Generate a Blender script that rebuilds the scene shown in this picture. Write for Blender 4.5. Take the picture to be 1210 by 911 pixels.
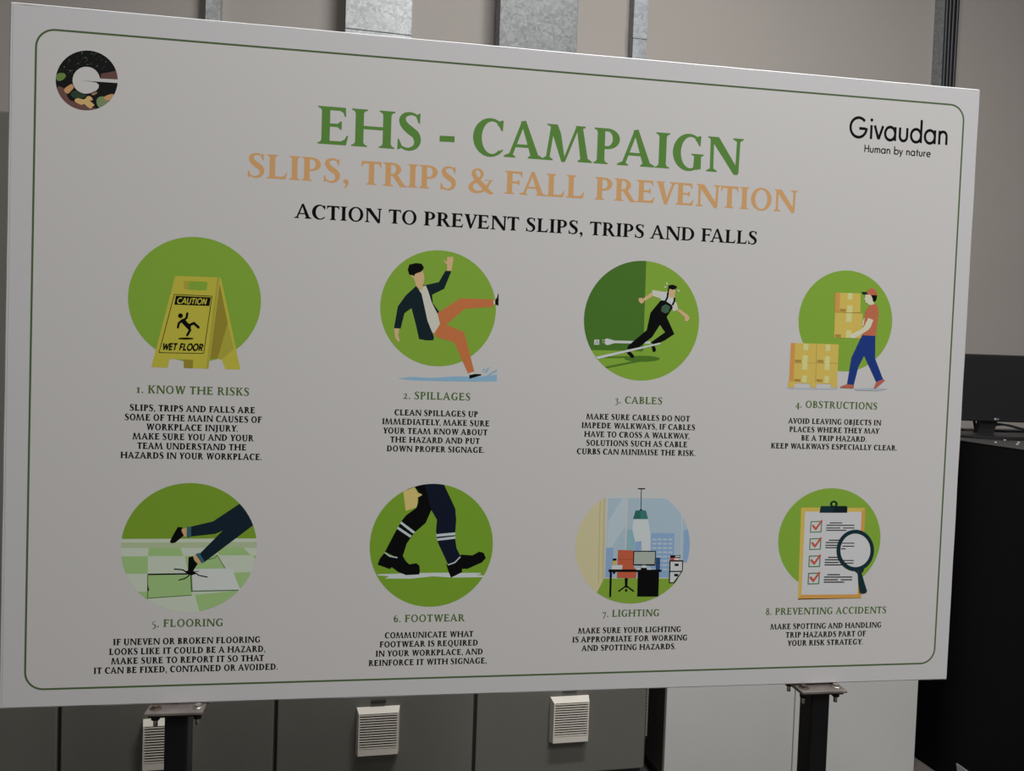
import bpy, math, random
from mathutils import Vector, Matrix
from mathutils.geometry import tessellate_polygon
random.seed(4)
C = bpy.context.scene
for o in list(bpy.data.objects):
    bpy.data.objects.remove(o)
PI = math.pi

# ------------------------------------------------------------------ camera, world, lamps
PHI = math.radians(3.3)                    # the board stands 3.3 degrees off the line of the cabinets
ROT = Matrix.Rotation(-PHI, 3, 'Z')        # board frame -> room frame
F_PX, IW, IH = 1000.0, 1210.0, 911.0
CAM_B = Vector((0.51923844, -1.29744671, 1.5032801))      # camera in the board frame
YAW, PIT, ROLL = 0.15792579, -0.03661401, 0.03450685
fwd = Vector((math.sin(YAW) * math.cos(PIT), math.cos(YAW) * math.cos(PIT), math.sin(PIT)))
rt = Vector((math.cos(YAW), -math.sin(YAW), 0))
up = rt.cross(fwd)
R_ = rt * math.cos(ROLL) + up * math.sin(ROLL)
U_ = -rt * math.sin(ROLL) + up * math.cos(ROLL)
CAM = ROT @ CAM_B
cd = bpy.data.cameras.new('camera')
cam = bpy.data.objects.new('camera', cd)
C.collection.objects.link(cam)
cd.sensor_width = 36
cd.lens = F_PX / IW * 36
m3 = Matrix((R_, U_, -fwd)).transposed()
cam.matrix_world = Matrix.Translation(CAM) @ (ROT @ m3).to_4x4()
C.camera = cam
cd.clip_start = 0.02

w = bpy.data.worlds.new('world')
C.world = w
w.use_nodes = True
w.node_tree.nodes['Background'].inputs[0].default_value = (.97, .98, 1, 1)
w.node_tree.nodes['Background'].inputs[1].default_value = 0.022
C.view_settings.view_transform = 'Standard'
C.view_settings.look = 'None'
C.view_settings.gamma = 1
C.view_settings.use_curve_mapping = False
C.view_settings.exposure = 0.0

CEIL = 4.2
# (x, y, length, width, turn, watts): linear ceiling lamps
LAMPS = [(0.5, -2.0, 1.2, .22, PI / 2, 46), (1.5, 0.0, 1.2, .22, 0, 92), (2.6, -2.4, 1.2, .22, PI / 2, 88)]


def ray(px, py):
    d = fwd + R_ * ((px - IW / 2) / F_PX) - U_ * ((py - IH / 2) / F_PX)
    return ROT @ d


def on(px, py, axis, val):
    """point of the room that the photograph shows at px,py on the plane axis = val"""
    d = ray(px, py)
    return CAM + d * ((val - CAM[axis]) / d[axis])


# ------------------------------------------------------------------ materials
def lin(c):
    c = c / 255.0
    return c / 12.92 if c <= .04045 else ((c + .055) / 1.055) ** 2.4


MATS = {}


def mat(name, rgb, rough=.5, metal=0.0, spec=.5, bump=0, bscale=40, var=0, vscale=4, srgb=False):
    if name in MATS:
        return MATS[name]
    m = bpy.data.materials.new(name)
    m.use_nodes = True
    nt = m.node_tree
    b = nt.nodes['Principled BSDF']
    col = tuple(lin(c) for c in rgb) if srgb else rgb
    b.inputs['Base Color'].default_value = (*col, 1)
    b.inputs['Roughness'].default_value = rough
    b.inputs['Metallic'].default_value = metal
    b.inputs['Specular IOR Level'].default_value = spec
    if bump or var:
        tc = nt.nodes.new('ShaderNodeTexCoord')
    if var:
        n = nt.nodes.new('ShaderNodeTexNoise')
        n.inputs['Scale'].default_value = vscale
        n.inputs['Detail'].default_value = 5
        nt.links.new(tc.outputs['Object'], n.inputs['Vector'])
        r = nt.nodes.new('ShaderNodeValToRGB')
        r.color_ramp.elements[0].position = .3
        r.color_ramp.elements[1].position = .7
        r.color_ramp.elements[0].color = (*[c * (1 - var) for c in col], 1)
        r.color_ramp.elements[1].color = (*[min(1, c * (1 + var)) for c in col], 1)
        nt.links.new(n.outputs['Fac'], r.inputs[0])
        nt.links.new(r.outputs[0], b.inputs['Base Color'])
    if bump:
        n2 = nt.nodes.new('ShaderNodeTexNoise')
        n2.inputs['Scale'].default_value = bscale
        n2.inputs['Detail'].default_value = 4
        nt.links.new(tc.outputs['Object'], n2.inputs['Vector'])
        bp = nt.nodes.new('ShaderNodeBump')
        bp.inputs['Strength'].default_value = bump
        bp.inputs['Distance'].default_value = .01
        nt.links.new(n2.outputs['Fac'], bp.inputs['Height'])
        nt.links.new(bp.outputs[0], b.inputs['Normal'])
    MATS[name] = m
    return m


def galvanised(name, lo, hi):
    """zinc spangle: voronoi cells of slightly different grey"""
    m = bpy.data.materials.new(name)
    m.use_nodes = True
    nt = m.node_tree
    b = nt.nodes['Principled BSDF']
    tc = nt.nodes.new('ShaderNodeTexCoord')
    nz = nt.nodes.new('ShaderNodeTexNoise')
    nz.inputs['Scale'].default_value = 60
    mx = nt.nodes.new('ShaderNodeMixRGB')
    mx.inputs[0].default_value = .025
    nt.links.new(tc.outputs['Object'], nz.inputs['Vector'])
    nt.links.new(tc.outputs['Object'], mx.inputs[1])
    nt.links.new(nz.outputs['Color'], mx.inputs[2])
    v = nt.nodes.new('ShaderNodeTexVoronoi')
    v.inputs['Scale'].default_value = 95
    nt.links.new(mx.outputs[0], v.inputs['Vector'])
    sep = nt.nodes.new('ShaderNodeSeparateColor')
    nt.links.new(v.outputs['Color'], sep.inputs[0])
    big = nt.nodes.new('ShaderNodeTexNoise')
    big.inputs['Scale'].default_value = 14
    nt.links.new(tc.outputs['Object'], big.inputs['Vector'])
    ad = nt.nodes.new('ShaderNodeMath')
    ad.operation = 'MULTIPLY_ADD'
    ad.inputs[1].default_value = .55
    nt.links.new(sep.outputs[0], ad.inputs[0])
    sc = nt.nodes.new('ShaderNodeMath')
    sc.operation = 'MULTIPLY'
    sc.inputs[1].default_value = .5
    nt.links.new(big.outputs['Fac'], sc.inputs[0])
    nt.links.new(sc.outputs[0], ad.inputs[2])
    r = nt.nodes.new('ShaderNodeValToRGB')
    r.color_ramp.elements[0].color = (*lo, 1)
    r.color_ramp.elements[1].color = (*hi, 1)
    nt.links.new(ad.outputs[0], r.inputs[0])
    nt.links.new(r.outputs[0], b.inputs['Base Color'])
    b.inputs['Metallic'].default_value = .4
    b.inputs['Roughness'].default_value = .52
    return m


WHITE = (.79, .79, .79)


def ink(name, rgb, white=(170, 166, 162)):
    """a printed colour: what the photo shows divided by the white of the banner beside it"""
    if name in MATS:
        return MATS[name]
    a = tuple(max(.004, min(.9, lin(c) / lin(wc) * .79)) for c, wc in zip(rgb, white))
    g = .3 * a[0] + .6 * a[1] + .1 * a[2]
    a = tuple(max(.003, c * .96 + g * .04) for c in a)          # greyed a little: haze put into the ink colour
    return mat(name, a, rough=.5, spec=.08)


M_WALL = mat('wall_paint', (.375, .340, .305), .75, var=.03, vscale=1.5, bump=.05, bscale=60)
M_WALL2 = mat('wall_grey_paint', (.17, .165, .16), .75, bump=.05)
M_CEIL = mat('ceiling_paint', (.22, .22, .22), .85, bump=.05)
M_FLOOR = mat('floor_screed', (.13, .113, .10), .45, var=.15, vscale=3, bump=.08, bscale=30)
M_BANNER = mat('banner_vinyl', (.775, .762, .757), .42, spec=.4, bump=.012, bscale=9)
M_PRINTWHITE = mat('banner_printed_white', (.80, .778, .75), .42, spec=.4, bump=.012, bscale=9)
M_GREYCAB = mat('grey_powder_coat', (.155, .152, .13), .40, bump=.06, bscale=160, var=.04, vscale=5)
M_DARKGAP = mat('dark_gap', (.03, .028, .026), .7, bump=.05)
M_PLINTH = mat('plinth_black', (.03, .03, .03), .6, bump=.05)
M_VENT = mat('vent_plastic', (.80, .745, .65), .5, bump=.02)
M_VENTDARK = mat('vent_mesh_dark', (.015, .014, .012), .8, bump=.05)
M_CUP = mat('white_laminate', (.64, .637, .61), .4, bump=.02, var=.02)
M_BLACKCAB = mat('black_coat', (.003, .003, .0042), .6, spec=.1, bump=.05, bscale=90)
M_BLACKTOP = mat('black_worktop', (.06, .055, .052), .5, bump=.03)
M_MON = mat('monitor_plastic', (.012, .012, .013), .4, bump=.03, bscale=200)
M_SCREEN = mat('monitor_screen', (.013, .0135, .014), .35, spec=.45, var=.02)
M_CABLE = mat('cable_black', (.016, .016, .018), .45, bump=.03)
M_GREYCABLE = mat('cable_grey', (.12, .115, .11), .5, bump=.03)
M_POST = mat('post_black', (.006, .006, .007), .35, spec=.3, bump=.04)
M_PLATE = mat('plate_steel', (.30, .26, .235), .42, metal=.6, bump=.15, bscale=60, var=.25, vscale=30)
M_BOLT = mat('bolt_zinc', (.52, .48, .43), .32, metal=.8, bump=.1, var=.2, vscale=60)
M_RUST = mat('bolt_rusty', (.12, .08, .065), .6, metal=.4, bump=.2, var=.3, vscale=80)
M_GALV = galvanised('galvanised_sheet', (.24, .245, .24), (.52, .53, .52))
M_GALV_DIM = galvanised('galvanised_less_lit', (.085, .088, .085), (.22, .225, .22))  # darker copy: the right trunking's weaker sheen is put into its colour
M_GALVD = galvanised('galvanised_strut', (.17, .178, .185), (.36, .37, .38))
M_LAMP = mat('lamp_housing', (.7, .7, .7), .5, bump=.02)
M_LOGO = mat('logo_grey_print', (.45, .45, .45), .4, var=.02)
M_BRACKET = mat('bracket_grey', (.35, .34, .32), .5, metal=.3, bump=.05)


# ------------------------------------------------------------------ mesh helpers
class MB:
    def __init__(s):
        s.v, s.f, s.mi, s.mats, s.smooth = [], [], [], [], []

    def slot(s, m):
        if m not in s.mats:
            s.mats.append(m)
        return s.mats.index(m)

    def add(s, vs, fs, m, smooth=False):
        k = len(s.v)
        i = s.slot(m)
        s.v += [tuple(v) for v in vs]
        for f in fs:
            s.f.append([q + k for q in f])
            s.mi.append(i)
            s.smooth.append(smooth)

    def box(s, x0, x1, y0, y1, z0, z1, m, b=0.0):
        """box with chamfered edges"""
        if b <= 0:
            vs = [(x, y, z) for x in (x0, x1) for y in (y0, y1) for z in (z0, z1)]
            fs = [(0, 1, 3, 2), (4, 6, 7, 5), (0, 4, 5, 1), (2, 3, 7, 6), (0, 2, 6, 4), (1, 5, 7, 3)]
            s.add(vs, fs, m)
            return
        import bmesh
        bm = bmesh.new()
        bmesh.ops.create_cube(bm, size=1)
        for v in bm.verts:
            v.co = Vector(((x0 + x1) / 2 + v.co.x * (x1 - x0), (y0 + y1) / 2 + v.co.y * (y1 - y0),
                           (z0 + z1) / 2 + v.co.z * (z1 - z0)))
        bmesh.ops.bevel(bm, geom=bm.edges[:], offset=b, segments=2, affect='EDGES', profile=.5)
        s.addbm(bm, m)

    def addbm(s, bm, m, smooth=False):
        bm.verts.index_update()
        s.add([v.co[:] for v in bm.verts], [[v.index for v in f.verts] for f in bm.faces], m, smooth)
        bm.free()

    def prism(s, pts, axis, a0, a1, m):
        """polygon pts extruded along an axis (pts give the other two coordinates in order)"""
        def put(p, a):
            q = list(p)
            q.insert(axis, a)
            return tuple(q)
        n = len(pts)
        vs = [put(p, a0) for p in pts] + [put(p, a1) for p in pts]
        fs = [list(range(n))[::-1], list(range(n, 2 * n))]
        fs += [(i, (i + 1) % n, n + (i + 1) % n, n + i) for i in range(n)]
        s.add(vs, fs, m)

    def tube(s, pts, r, m, n=10, caps=True):
        pts = [Vector(p) for p in pts]
        k0 = []
        vs, fs = [], []
        prev = None
        for i, p in enumerate(pts):
            t = (pts[min(i + 1, len(pts) - 1)] - pts[max(i - 1, 0)]).normalized()
            a = prev if prev else (Vector((0, 0, 1)) if abs(t.z) < .9 else Vector((1, 0, 0)))
            x = a.cross(t).normalized() if not prev else (prev - t * prev.dot(t)).normalized()
            prev = x
            y = t.cross(x)
            for k in range(n):
                an = 2 * PI * k / n
                vs.append(p + x * (r * math.cos(an)) + y * (r * math.sin(an)))
        for i in range(len(pts) - 1):
            for k in range(n):
                fs.append((i * n + k, i * n + (k + 1) % n, (i + 1) * n + (k + 1) % n, (i + 1) * n + k))
        if caps:
            fs.append(list(range(n))[::-1])
            fs.append([(len(pts) - 1) * n + k for k in range(n)])
        s.add(vs, fs, m, True)

    def build(s, name, parent=None):
        me = bpy.data.meshes.new(name)
        me.from_pydata(s.v, [], s.f)
        for m in s.mats:
            me.materials.append(m)
        me.polygons.foreach_set('material_index', s.mi)
        me.polygons.foreach_set('use_smooth', s.smooth)
        me.update()
        o = bpy.data.objects.new(name, me)
        C.collection.objects.link(o)
        if parent:
            o.parent = parent
        return o


def tag(o, label=None, cat=None, group=None, kind=None):
    for k, v in (('label', label), ('category', cat), ('group', group), ('kind', kind)):
        if v:
            o[k] = v
    return o


def empty(name, loc, label, cat, group=None, rz=0):
    o = bpy.data.objects.new(name, None)
    C.collection.objects.link(o)
    o.location = loc
    o.rotation_euler = (0, 0, rz)
    o.empty_display_size = .1
    return tag(o, label, cat, group)


def smooth_closed(pts, n=5):
    out = []
    L = len(pts)
    for i in range(L):
        p0, p1, p2, p3 = (Vector(pts[(i + k) % L]) for k in (-1, 0, 1, 2))
        for j in range(n):
            t = j / n
            out.append(tuple(.5 * ((2 * p1) + (p2 - p0) * t + (2 * p0 - 5 * p1 + 4 * p2 - p3) * t * t
                                   + (3 * p1 - p0 - 3 * p2 + p3) * t ** 3)))
    return out


def smooth_open(pts, n=5):
    out = []
    L = len(pts)
    for i in range(L - 1):
        p0, p1, p2, p3 = (Vector(pts[min(max(i + k, 0), L - 1)]) for k in (-1, 0, 1, 2))
        for j in range(n):
            t = j / n
            out.append(tuple(.5 * ((2 * p1) + (p2 - p0) * t + (2 * p0 - 5 * p1 + 4 * p2 - p3) * t * t
                                   + (3 * p1 - p0 - 3 * p2 + p3) * t ** 3)))
    out.append(tuple(pts[-1]))
    return out


def clip(poly, conv):
    """Sutherland-Hodgman: poly clipped to a convex polygon"""
    ar = sum(conv[i][0] * conv[(i + 1) % len(conv)][1] - conv[(i + 1) % len(conv)][0] * conv[i][1]
             for i in range(len(conv)))
    if ar < 0:
        conv = conv[::-1]
    out = list(poly)
    for i in range(len(conv)):
        a, b = conv[i], conv[(i + 1) % len(conv)]
        ins = lambda p: (b[0] - a[0]) * (p[1] - a[1]) - (b[1] - a[1]) * (p[0] - a[0]) >= -1e-9
        src, out = out, []
        for j in range(len(src)):
            p, q = src[j - 1], src[j]
            ip, iq = ins(p), ins(q)
            if ip != iq:
                d1 = (b[0] - a[0]) * (p[1] - a[1]) - (b[1] - a[1]) * (p[0] - a[0])
                d2 = (b[0] - a[0]) * (q[1] - a[1]) - (b[1] - a[1]) * (q[0] - a[0])
                t = d1 / (d1 - d2)
                out.append((p[0] + (q[0] - p[0]) * t, p[1] + (q[1] - p[1]) * t))
            if iq:
                out.append(q)
        if not out:
            return []
    return out


# ------------------------------------------------------------------ the room
XL, XR, YF, YB = -2.6, 4.6, -4.6, 2.05


def struct(name, mb):
    return tag(mb.build(name), kind='structure')


b = MB(); b.box(XL - .1, XR + .1, YF - .1, YB + .1, -.1, 0, M_FLOOR); struct('floor', b)
b = MB(); b.box(XL - .1, XR + .1, YF - .1, YB + .1, CEIL, CEIL + .1, M_CEIL); struct('ceiling', b)
b = MB(); b.box(XL - .1, XR + .1, YB, YB + .1, 0, CEIL, M_WALL); struct('wall_back', b)
b = MB(); b.box(XL - .1, XL, YF, YB, 0, CEIL, M_WALL2); struct('wall_left', b)
b = MB(); b.box(XR, XR + .1, YF, YB, 0, CEIL, M_WALL2); struct('wall_right', b)
b = MB(); b.box(XL - .1, XR + .1, YF - .1, YF, 0, CEIL, M_WALL2); struct('wall_front', b)

# ceiling lamps
for i, (x, y, L, wd, rz, watts) in enumerate(LAMPS):
    where = ('in front of the board', 'above the board', 'to the right in front of the board')[i]
    t = empty('ceiling_light', (x, y, CEIL), 'long white ceiling light ' + where, 'lamp', 'ceiling lights', rz)
    b = MB(); b.box(-L / 2, L / 2, -wd / 2, wd / 2, -.07, 0, M_LAMP, .01); b.build('housing', t)
    ld = bpy.data.lights.new('lamp', 'AREA')
    ld.shape = 'RECTANGLE'
    ld.size, ld.size_y = L - .06, wd - .04
    ld.energy = watts
    ld.color = (.985, .99, 1)
    lo = bpy.data.objects.new('lamp', ld)
    C.collection.objects.link(lo)
    lo.parent = t
    lo.location = (0, 0, -.075)

# ------------------------------------------------------------------ grey cabinets
CY = 1.40
Z0, Z1 = .076, 2.158
seams = [-.944, -.314, .313, .952, 1.560]
vent_x = [None, (-.078, .062), (.5645, .703), (1.209, 1.344)]
cab_lab = ['grey metal cabinet at the left edge of the photo, without a vent in view',
           'grey metal cabinet behind the left post of the board',
           'grey metal cabinet whose square vent hangs free below the middle of the board',
           'grey metal cabinet at the right end of the row, beside the dark gap']


def vent(cx0, cx1, z0, z1, parent):
    d = .030
    h, wd = z1 - z0, cx1 - cx0
    b = MB()
    # bevelled hood: outer foot wider than the face
    y0 = CY - .006
    yf = y0 - d
    e = .006
    fx0, fx1, fz0, fz1 = cx0 + e, cx1 - e, z0 + e, z1 - .011
    ox = [(cx0, z0), (cx1, z0), (cx1, z1), (cx0, z1)]
    ix = [(fx0, fz0), (fx1, fz0), (fx1, fz1), (fx0, fz1)]
    # rim face between the outer frame and the slats
    jx = [(fx0 + .004, fz0 + .020), (fx1 - .004, fz0 + .020), (fx1 - .004, fz1 - .001), (fx0 + .004, fz1 - .001)]
    vs = [(x, y0, z) for x, z in ox] + [(x, yf, z) for x, z in ix] + [(x, yf, z) for x, z in jx] \
        + [(x, yf + .024, z) for x, z in jx]
    fs = []
    for a in (0, 4, 8):
        fs += [(a + i, a + (i + 1) % 4, a + 4 + (i + 1) % 4, a + 4 + i) for i in range(4)]
    b.add(vs, fs, M_VENT)
    fr = b.build('vent_grille', parent)
    b = MB()
    b.add([(x, yf + .0235, z) for x, z in jx], [(0, 1, 2, 3)], M_VENTDARK)
    b.build('vent_filter', fr)
    n = 14
    zz0, zz1 = jx[0][1], jx[2][1]
    p = (zz1 - zz0) / n
    b = MB()
    for k in range(n):
        zc = zz0 + p * (k + .62)
        sg = 8
        for q in range(sg):
            pass
        pts = [(yf - .0005, zc - p * .36), (yf - .0005, zc + p * .04), (yf + .002, zc + p * .04),
               (yf + .002, zc - p * .34)]
        b.prism(pts, 0, jx[0][0] - .001, jx[1][0] + .001, M_VENT)
    b.build('louvres', fr)
    return fr


for i in range(4):
    xa, xb = seams[i], seams[i + 1]
    t = empty('metal_cabinet', ((xa + xb) / 2, CY + .25, 0), cab_lab[i], 'cabinet', 'grey metal cabinets in a row')
    mi = Matrix.Translation(-t.location)

    def part(b, name, par=None):
        for k, v in enumerate(b.v):
            b.v[k] = tuple(mi @ Vector(v))
        return b.build(name, par or t)
    b = MB(); b.box(xa + .001, xb - .001, CY + .022, CY + .60, Z0, Z1, M_DARKGAP if i == 9 else M_GREYCAB, .002); part(b, 'body')
    b = MB(); b.box(xa + .004, xb - .004, CY + .03, CY + .58, 0, Z0, M_PLINTH, .003); part(b, 'plinth')
    b = MB(); b.box(xa + .0055, xb - .0055, CY - .006, CY + .021, Z0 + .006, Z1 - .008, M_GREYCAB, .004); part(b, 'door')
    # dark rubber gasket seen in the gap beside the door
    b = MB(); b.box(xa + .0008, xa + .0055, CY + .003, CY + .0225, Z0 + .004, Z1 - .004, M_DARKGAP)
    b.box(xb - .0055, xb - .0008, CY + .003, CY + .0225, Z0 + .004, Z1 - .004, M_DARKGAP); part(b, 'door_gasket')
    b = MB()
    b.prism([(CY - .016, 1.05), (CY - .016, 1.19), (CY - .0055, 1.20), (CY - .0055, 1.04)], 0, xb - .075, xb - .045, M_PLINTH)
    b.box(xb - .066, xb - .054, CY - .034, CY - .015, 1.06, 1.17, M_PLINTH, .003)
    part(b, 'door_handle')
    if vent_x[i]:
        v = vent(*vent_x[i], .199, .352, None)
        for ch in [v] + list(v.children):
            for vv in ch.data.vertices:
                vv.co = mi @ vv.co
        v.parent = t
    if i == 2:
        b = MB(); b.box(.610, .657, CY - .012, CY - .0055, .363, .374, M_PLINTH, .001); part(b, 'door_label')
    if i == 3:
        b = MB()
        b.box(1.251, 1.302, CY - .012, CY - .0055, .368, .379, M_PLINTH, .001)
        part(b, 'door_label')
        b = MB()
        nb = 22
        for k in range(nb):
            z = Z0 + .115 + k * .0082
            b.box(xb - .0012, xb + .006, CY + .004, CY + .03, z, z + .0045, M_BRACKET)
        b.box(xb - .001, xb + .0035, CY + .008, CY + .03, Z0 + .10, Z0 + .31, M_DARKGAP)  # dark backing, the gap's shade put into its colour
        part(b, 'hinge_strip')

# ------------------------------------------------------------------ white cupboard
WX0, WX1, WY = 1.622, 2.618, 1.375
WS = on(937.5, 870, 1, WY).x
t = empty('storage_cupboard', ((WX0 + WX1) / 2, WY + .25, 0),
          'tall plain white cupboard behind the right post of the board', 'cupboard')
O = Vector(t.location)


def loc(b):
    for k, v in enumerate(b.v):
        b.v[k] = tuple(Vector(v) - O)
    return b


M_CARC_SHADE = mat('carcass_gap_shade', (.05, .046, .044), .6, bump=.05)  # cupboard sides coloured dark: the shade of the narrow gap is painted in
b = MB(); b.box(WX0 + .001, WX1 - .012, WY + .019, WY + .60, .05, 2.05, M_CARC_SHADE, .002); loc(b).build('carcass', t)
b = MB(); b.box(WX0, WS - .002, WY, WY + .0185, .0, 2.06, M_CUP, .002); d = loc(b).build('door', t)
b = MB(); b.tube([(WS - .05, WY - .0005, 1.0), (WS - .05, WY - .028, 1.0), (WS - .05, WY - .028, 1.13), (WS - .05, WY - .0005, 1.13)], .005, M_BOLT); loc(b).build('door_handle', d)
b = MB(); b.box(WS + .002, WX1, WY, WY + .0185, .0, 2.06, M_CUP, .002); d = loc(b).build('door', t)
b = MB(); b.tube([(WS + .05, WY - .0005, 1.0), (WS + .05, WY - .028, 1.0), (WS + .05, WY - .028, 1.13), (WS + .05, WY - .0005, 1.13)], .005, M_BOLT); loc(b).build('door_handle', d)
b = MB(); b.box(WX0 + .02, WX1 - .02, WY + .03, WY + .56, 0, .05, M_PLINTH, .003); loc(b).build('plinth', t)

# ------------------------------------------------------------------ black cabinet at the right
BX = 2.70
ZT = 1.250
t = empty('low_cabinet', (BX + .45, 1.3, 0), 'black waist-high cabinet under the monitor at the right edge', 'cabinet')
O = Vector(t.location)
b = MB(); b.box(BX, BX + .9, .72, 1.86, .012, ZT - .004, M_BLACKCAB, .003); loc(b).build('body', t)
b = MB(); b.box(BX - .003, BX + .903, .715, 1.865, ZT - .004, ZT, M_BLACKTOP, .0015); loc(b).build('top_sheet', t)
b = MB()
p0 = on(1130, 902, 0, BX - .004); p1 = on(1143, 911, 0, BX - .004); p2 = on(1133, 920, 0, BX - .004)
b.prism([(p0.y, p0.z), (p1.y, p1.z), (p1.y - .02, p1.z - .03), (p2.y, p2.z - .01)], 0, BX - .005, BX + .0005, M_BRACKET)
loc(b).build('corner_bracket', t)
for fx in (BX + .06, BX + .84):
    for fy in (.78, 1.80):
        b = MB()
        b.tube([(fx, fy, 0), (fx, fy, .013)], .02, M_PLINTH, 12)
        loc(b).build('foot', t)
for q in ((1176.5, 523), (1187, 520.3), (1203.5, 523.2), (1202, 525.3)):
    p = on(*q, 2, ZT)
    b = MB()
    b.tube([(p.x, p.y, ZT - .001), (p.x, p.y, ZT + .001), (p.x, p.y, ZT + .0028)], .0042, M_CUP, 8)
    o = b.build('paper_scrap')
    for v in o.data.vertices:
        v.co = v.co - Vector((p.x, p.y, ZT))
    o.location = (p.x, p.y, ZT)
    lab = {1176.5: 'tiny white scrap on the black cabinet, left of the monitor base front',
           1187: 'faint white scrap nearest to the rim of the monitor base',
           1203.5: 'white scrap at the right edge of the photo, the farther of a close pair',
           1202: 'white scrap at the right edge of the photo, the nearer of a close pair'}[q[0]]
    tag(o, lab, 'scrap', 'white scraps on the black cabinet')

# monitor
MY = 1.45
mc = on(1177.5, 458.5, 1, MY)
mrz = -math.radians(12.35)
t = empty('computer_monitor', (mc.x, mc.y, ZT), 'black computer monitor on the black cabinet at the right edge', 'monitor', rz=mrz)
zc = mc.z - ZT
tl, bl_ = on(1160, 418.5, 1, MY), on(1160, 497.8, 1, MY)
hh = (tl.z - bl_.z) / 2
zc = (tl.z + bl_.z) / 2 - ZT
hw = .225
b = MB()
b.box(-hw, hw, -.014, .012, zc - hh, zc + hh, M_MON, .004)
b.box(-hw * .7, hw * .7, .010, .045, zc - hh * .7, zc + hh * .7, M_MON, .012)
body = b.build('monitor_case', t)
b = MB(); b.box(-hw + .013, hw - .013, -.0145, -.012, zc - hh + .022, zc + hh - .013, M_SCREEN); b.build('screen', t)
# maker's mark: a small ring badge with two letters
b = MB()
yq = -.0147
zq = zc - hh + .0105


def flat(b, pts, m, y):
    tri = tessellate_polygon([[Vector((p[0], p[1], 0)) for p in pts]])
    b.add([(p[0], y, p[1]) for p in pts], [tuple(f) for f in tri], m)


def circ(cx, cy, rx, ry, n=28):
    return [(cx + rx * math.cos(2 * PI * i / n), cy + ry * math.sin(2 * PI * i / n)) for i in range(n)]


flat(b, circ(-.006, zq, .0042, .0042), M_LOGO, yq)
flat(b, [(-.0068, zq + .002), (-.0062, zq + .002), (-.0062, zq - .0013), (-.0045, zq - .0013), (-.0045, zq - .0019), (-.0068, zq - .0019)], M_MON, yq - .0001)
for pts in ([(0, zq + .0025), (.001, zq + .0025), (.001, zq - .0016), (.003, zq - .0016), (.003, zq - .0025), (0, zq - .0025)],
            [(.0075, zq + .0025), (.004, zq + .0025), (.004, zq - .0025), (.0075, zq - .0025), (.0075, zq + .0003), (.0058, zq + .0003),
             (.0058, zq - .0005), (.0066, zq - .0005), (.0066, zq - .0017), (.005, zq - .0017), (.005, zq + .0017), (.0075, zq + .0017)]):
    flat(b, pts, M_LOGO, yq)
b.build('badge', t)
b = MB()
sx = -.06 * 0
b.prism([(-.062, .010), (.000, .010), (.022, zc - hh + .03), (-.040, zc - hh + .03)], 1, .005, .035, M_MON)
b.build('stand_neck', t)
b = MB()
ring = circ(0, 0, .15, .13, 40)
n = 40
vs = [(x - .03, y - .01, z) for z, s_ in ((.0, 1), (.007, 1.0), (.012, .95), (.014, .5)) for x, y in [(px * s_, py * s_) for px, py in ring]]
fs = [(k * n + i, k * n + (i + 1) % n, (k + 1) * n + (i + 1) % n, (k + 1) * n + i) for k in range(3) for i in range(n)]
fs += [list(range(n))[::-1], [3 * n + i for i in range(n)]]
b.add(vs, fs, M_MON, False)
b.build('stand_base', t)

# cables behind the monitor
def cable(name, pix, r, m, label, Y=1.75, zmin=ZT):
    pts = [on(px, py, 1, Y) for px, py in pix]
    pts = [Vector((p.x, p.y, max(p.z, zmin + r))) for p in pts]
    b = MB()
    b.tube([Vector(p) for p in smooth_open([tuple(p) for p in pts], 6)], r, m, 8)
    return tag(b.build(name), label, 'cable', 'cables behind the monitor')


cable('power_cable', [(1100, 490), (1120, 502), (1138, 509), (1152, 514), (1152, 526)], .0075, M_GREYCABLE, 'thick grey cable sloping down left of the monitor neck', 1.62)
cable('video_cable', [(1150, 490), (1151.5, 500), (1153, 508), (1154, 514), (1156, 526)], .005, M_CABLE, 'thin black cable hanging straight down from the monitor back', 1.56)
cable('signal_cable', [(1166, 500), (1174, 500), (1190, 502.5), (1205, 506.5), (1225, 511), (1240, 530)], .0042, M_CABLE, 'upper thin black cable running right behind the monitor', 1.66)
cable('signal_cable', [(1166, 510), (1172, 505), (1180, 502), (1192, 502.5), (1210, 507), (1232, 530)], .0042, M_CABLE, 'black cable arching up right of the monitor neck', 1.72)
cable('signal_cable', [(1160, 505), (1172, 508.5), (1185, 511), (1200, 513.5), (1207, 516), (1212, 530)], .0048, M_CABLE, 'lowest black cable just above the monitor base', 1.68)

# ------------------------------------------------------------------ galvanised trunking and struts on the back wall
def trunk(x0, x1, y0, seam_z, label, name='cable_trunking', z0=2.17, m=M_GALV):
    t = empty(name, ((x0 + x1) / 2, YB, z0), label, 'trunking', 'galvanised trunking on the back wall')
    O_ = Vector(t.location)
    b = MB()
    b.box(x0 + .002, x1 - .002, y0 + .003, YB - .001, z0, CEIL - .001, M_DARKGAP if False else M_GALVD, .001)
    for k, v in enumerate(b.v): b.v[k] = tuple(Vector(v) - O_)
    b.build('channel', t)
    zs = [z0] + seam_z + [CEIL - .002]
    for a, c in zip(zs[:-1], zs[1:]):
        b = MB(); b.box(x0, x1, y0, y0 + .0035, a + .0015, c - .0015, m, .001)
        b.prism([(x1 - .0015, y0), (x1, y0), (x1, y0 + .02), (x1 - .0015, y0 + .02)], 2, a + .0015, c - .0015, m)
        b.prism([(x0, y0), (x0 + .0015, y0), (x0 + .0015, y0 + .02), (x0, y0 + .02)], 2, a + .0015, c - .0015, m)
        for k, v in enumerate(b.v): b.v[k] = tuple(Vector(v) - O_)
        b.build('cover', t)


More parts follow.
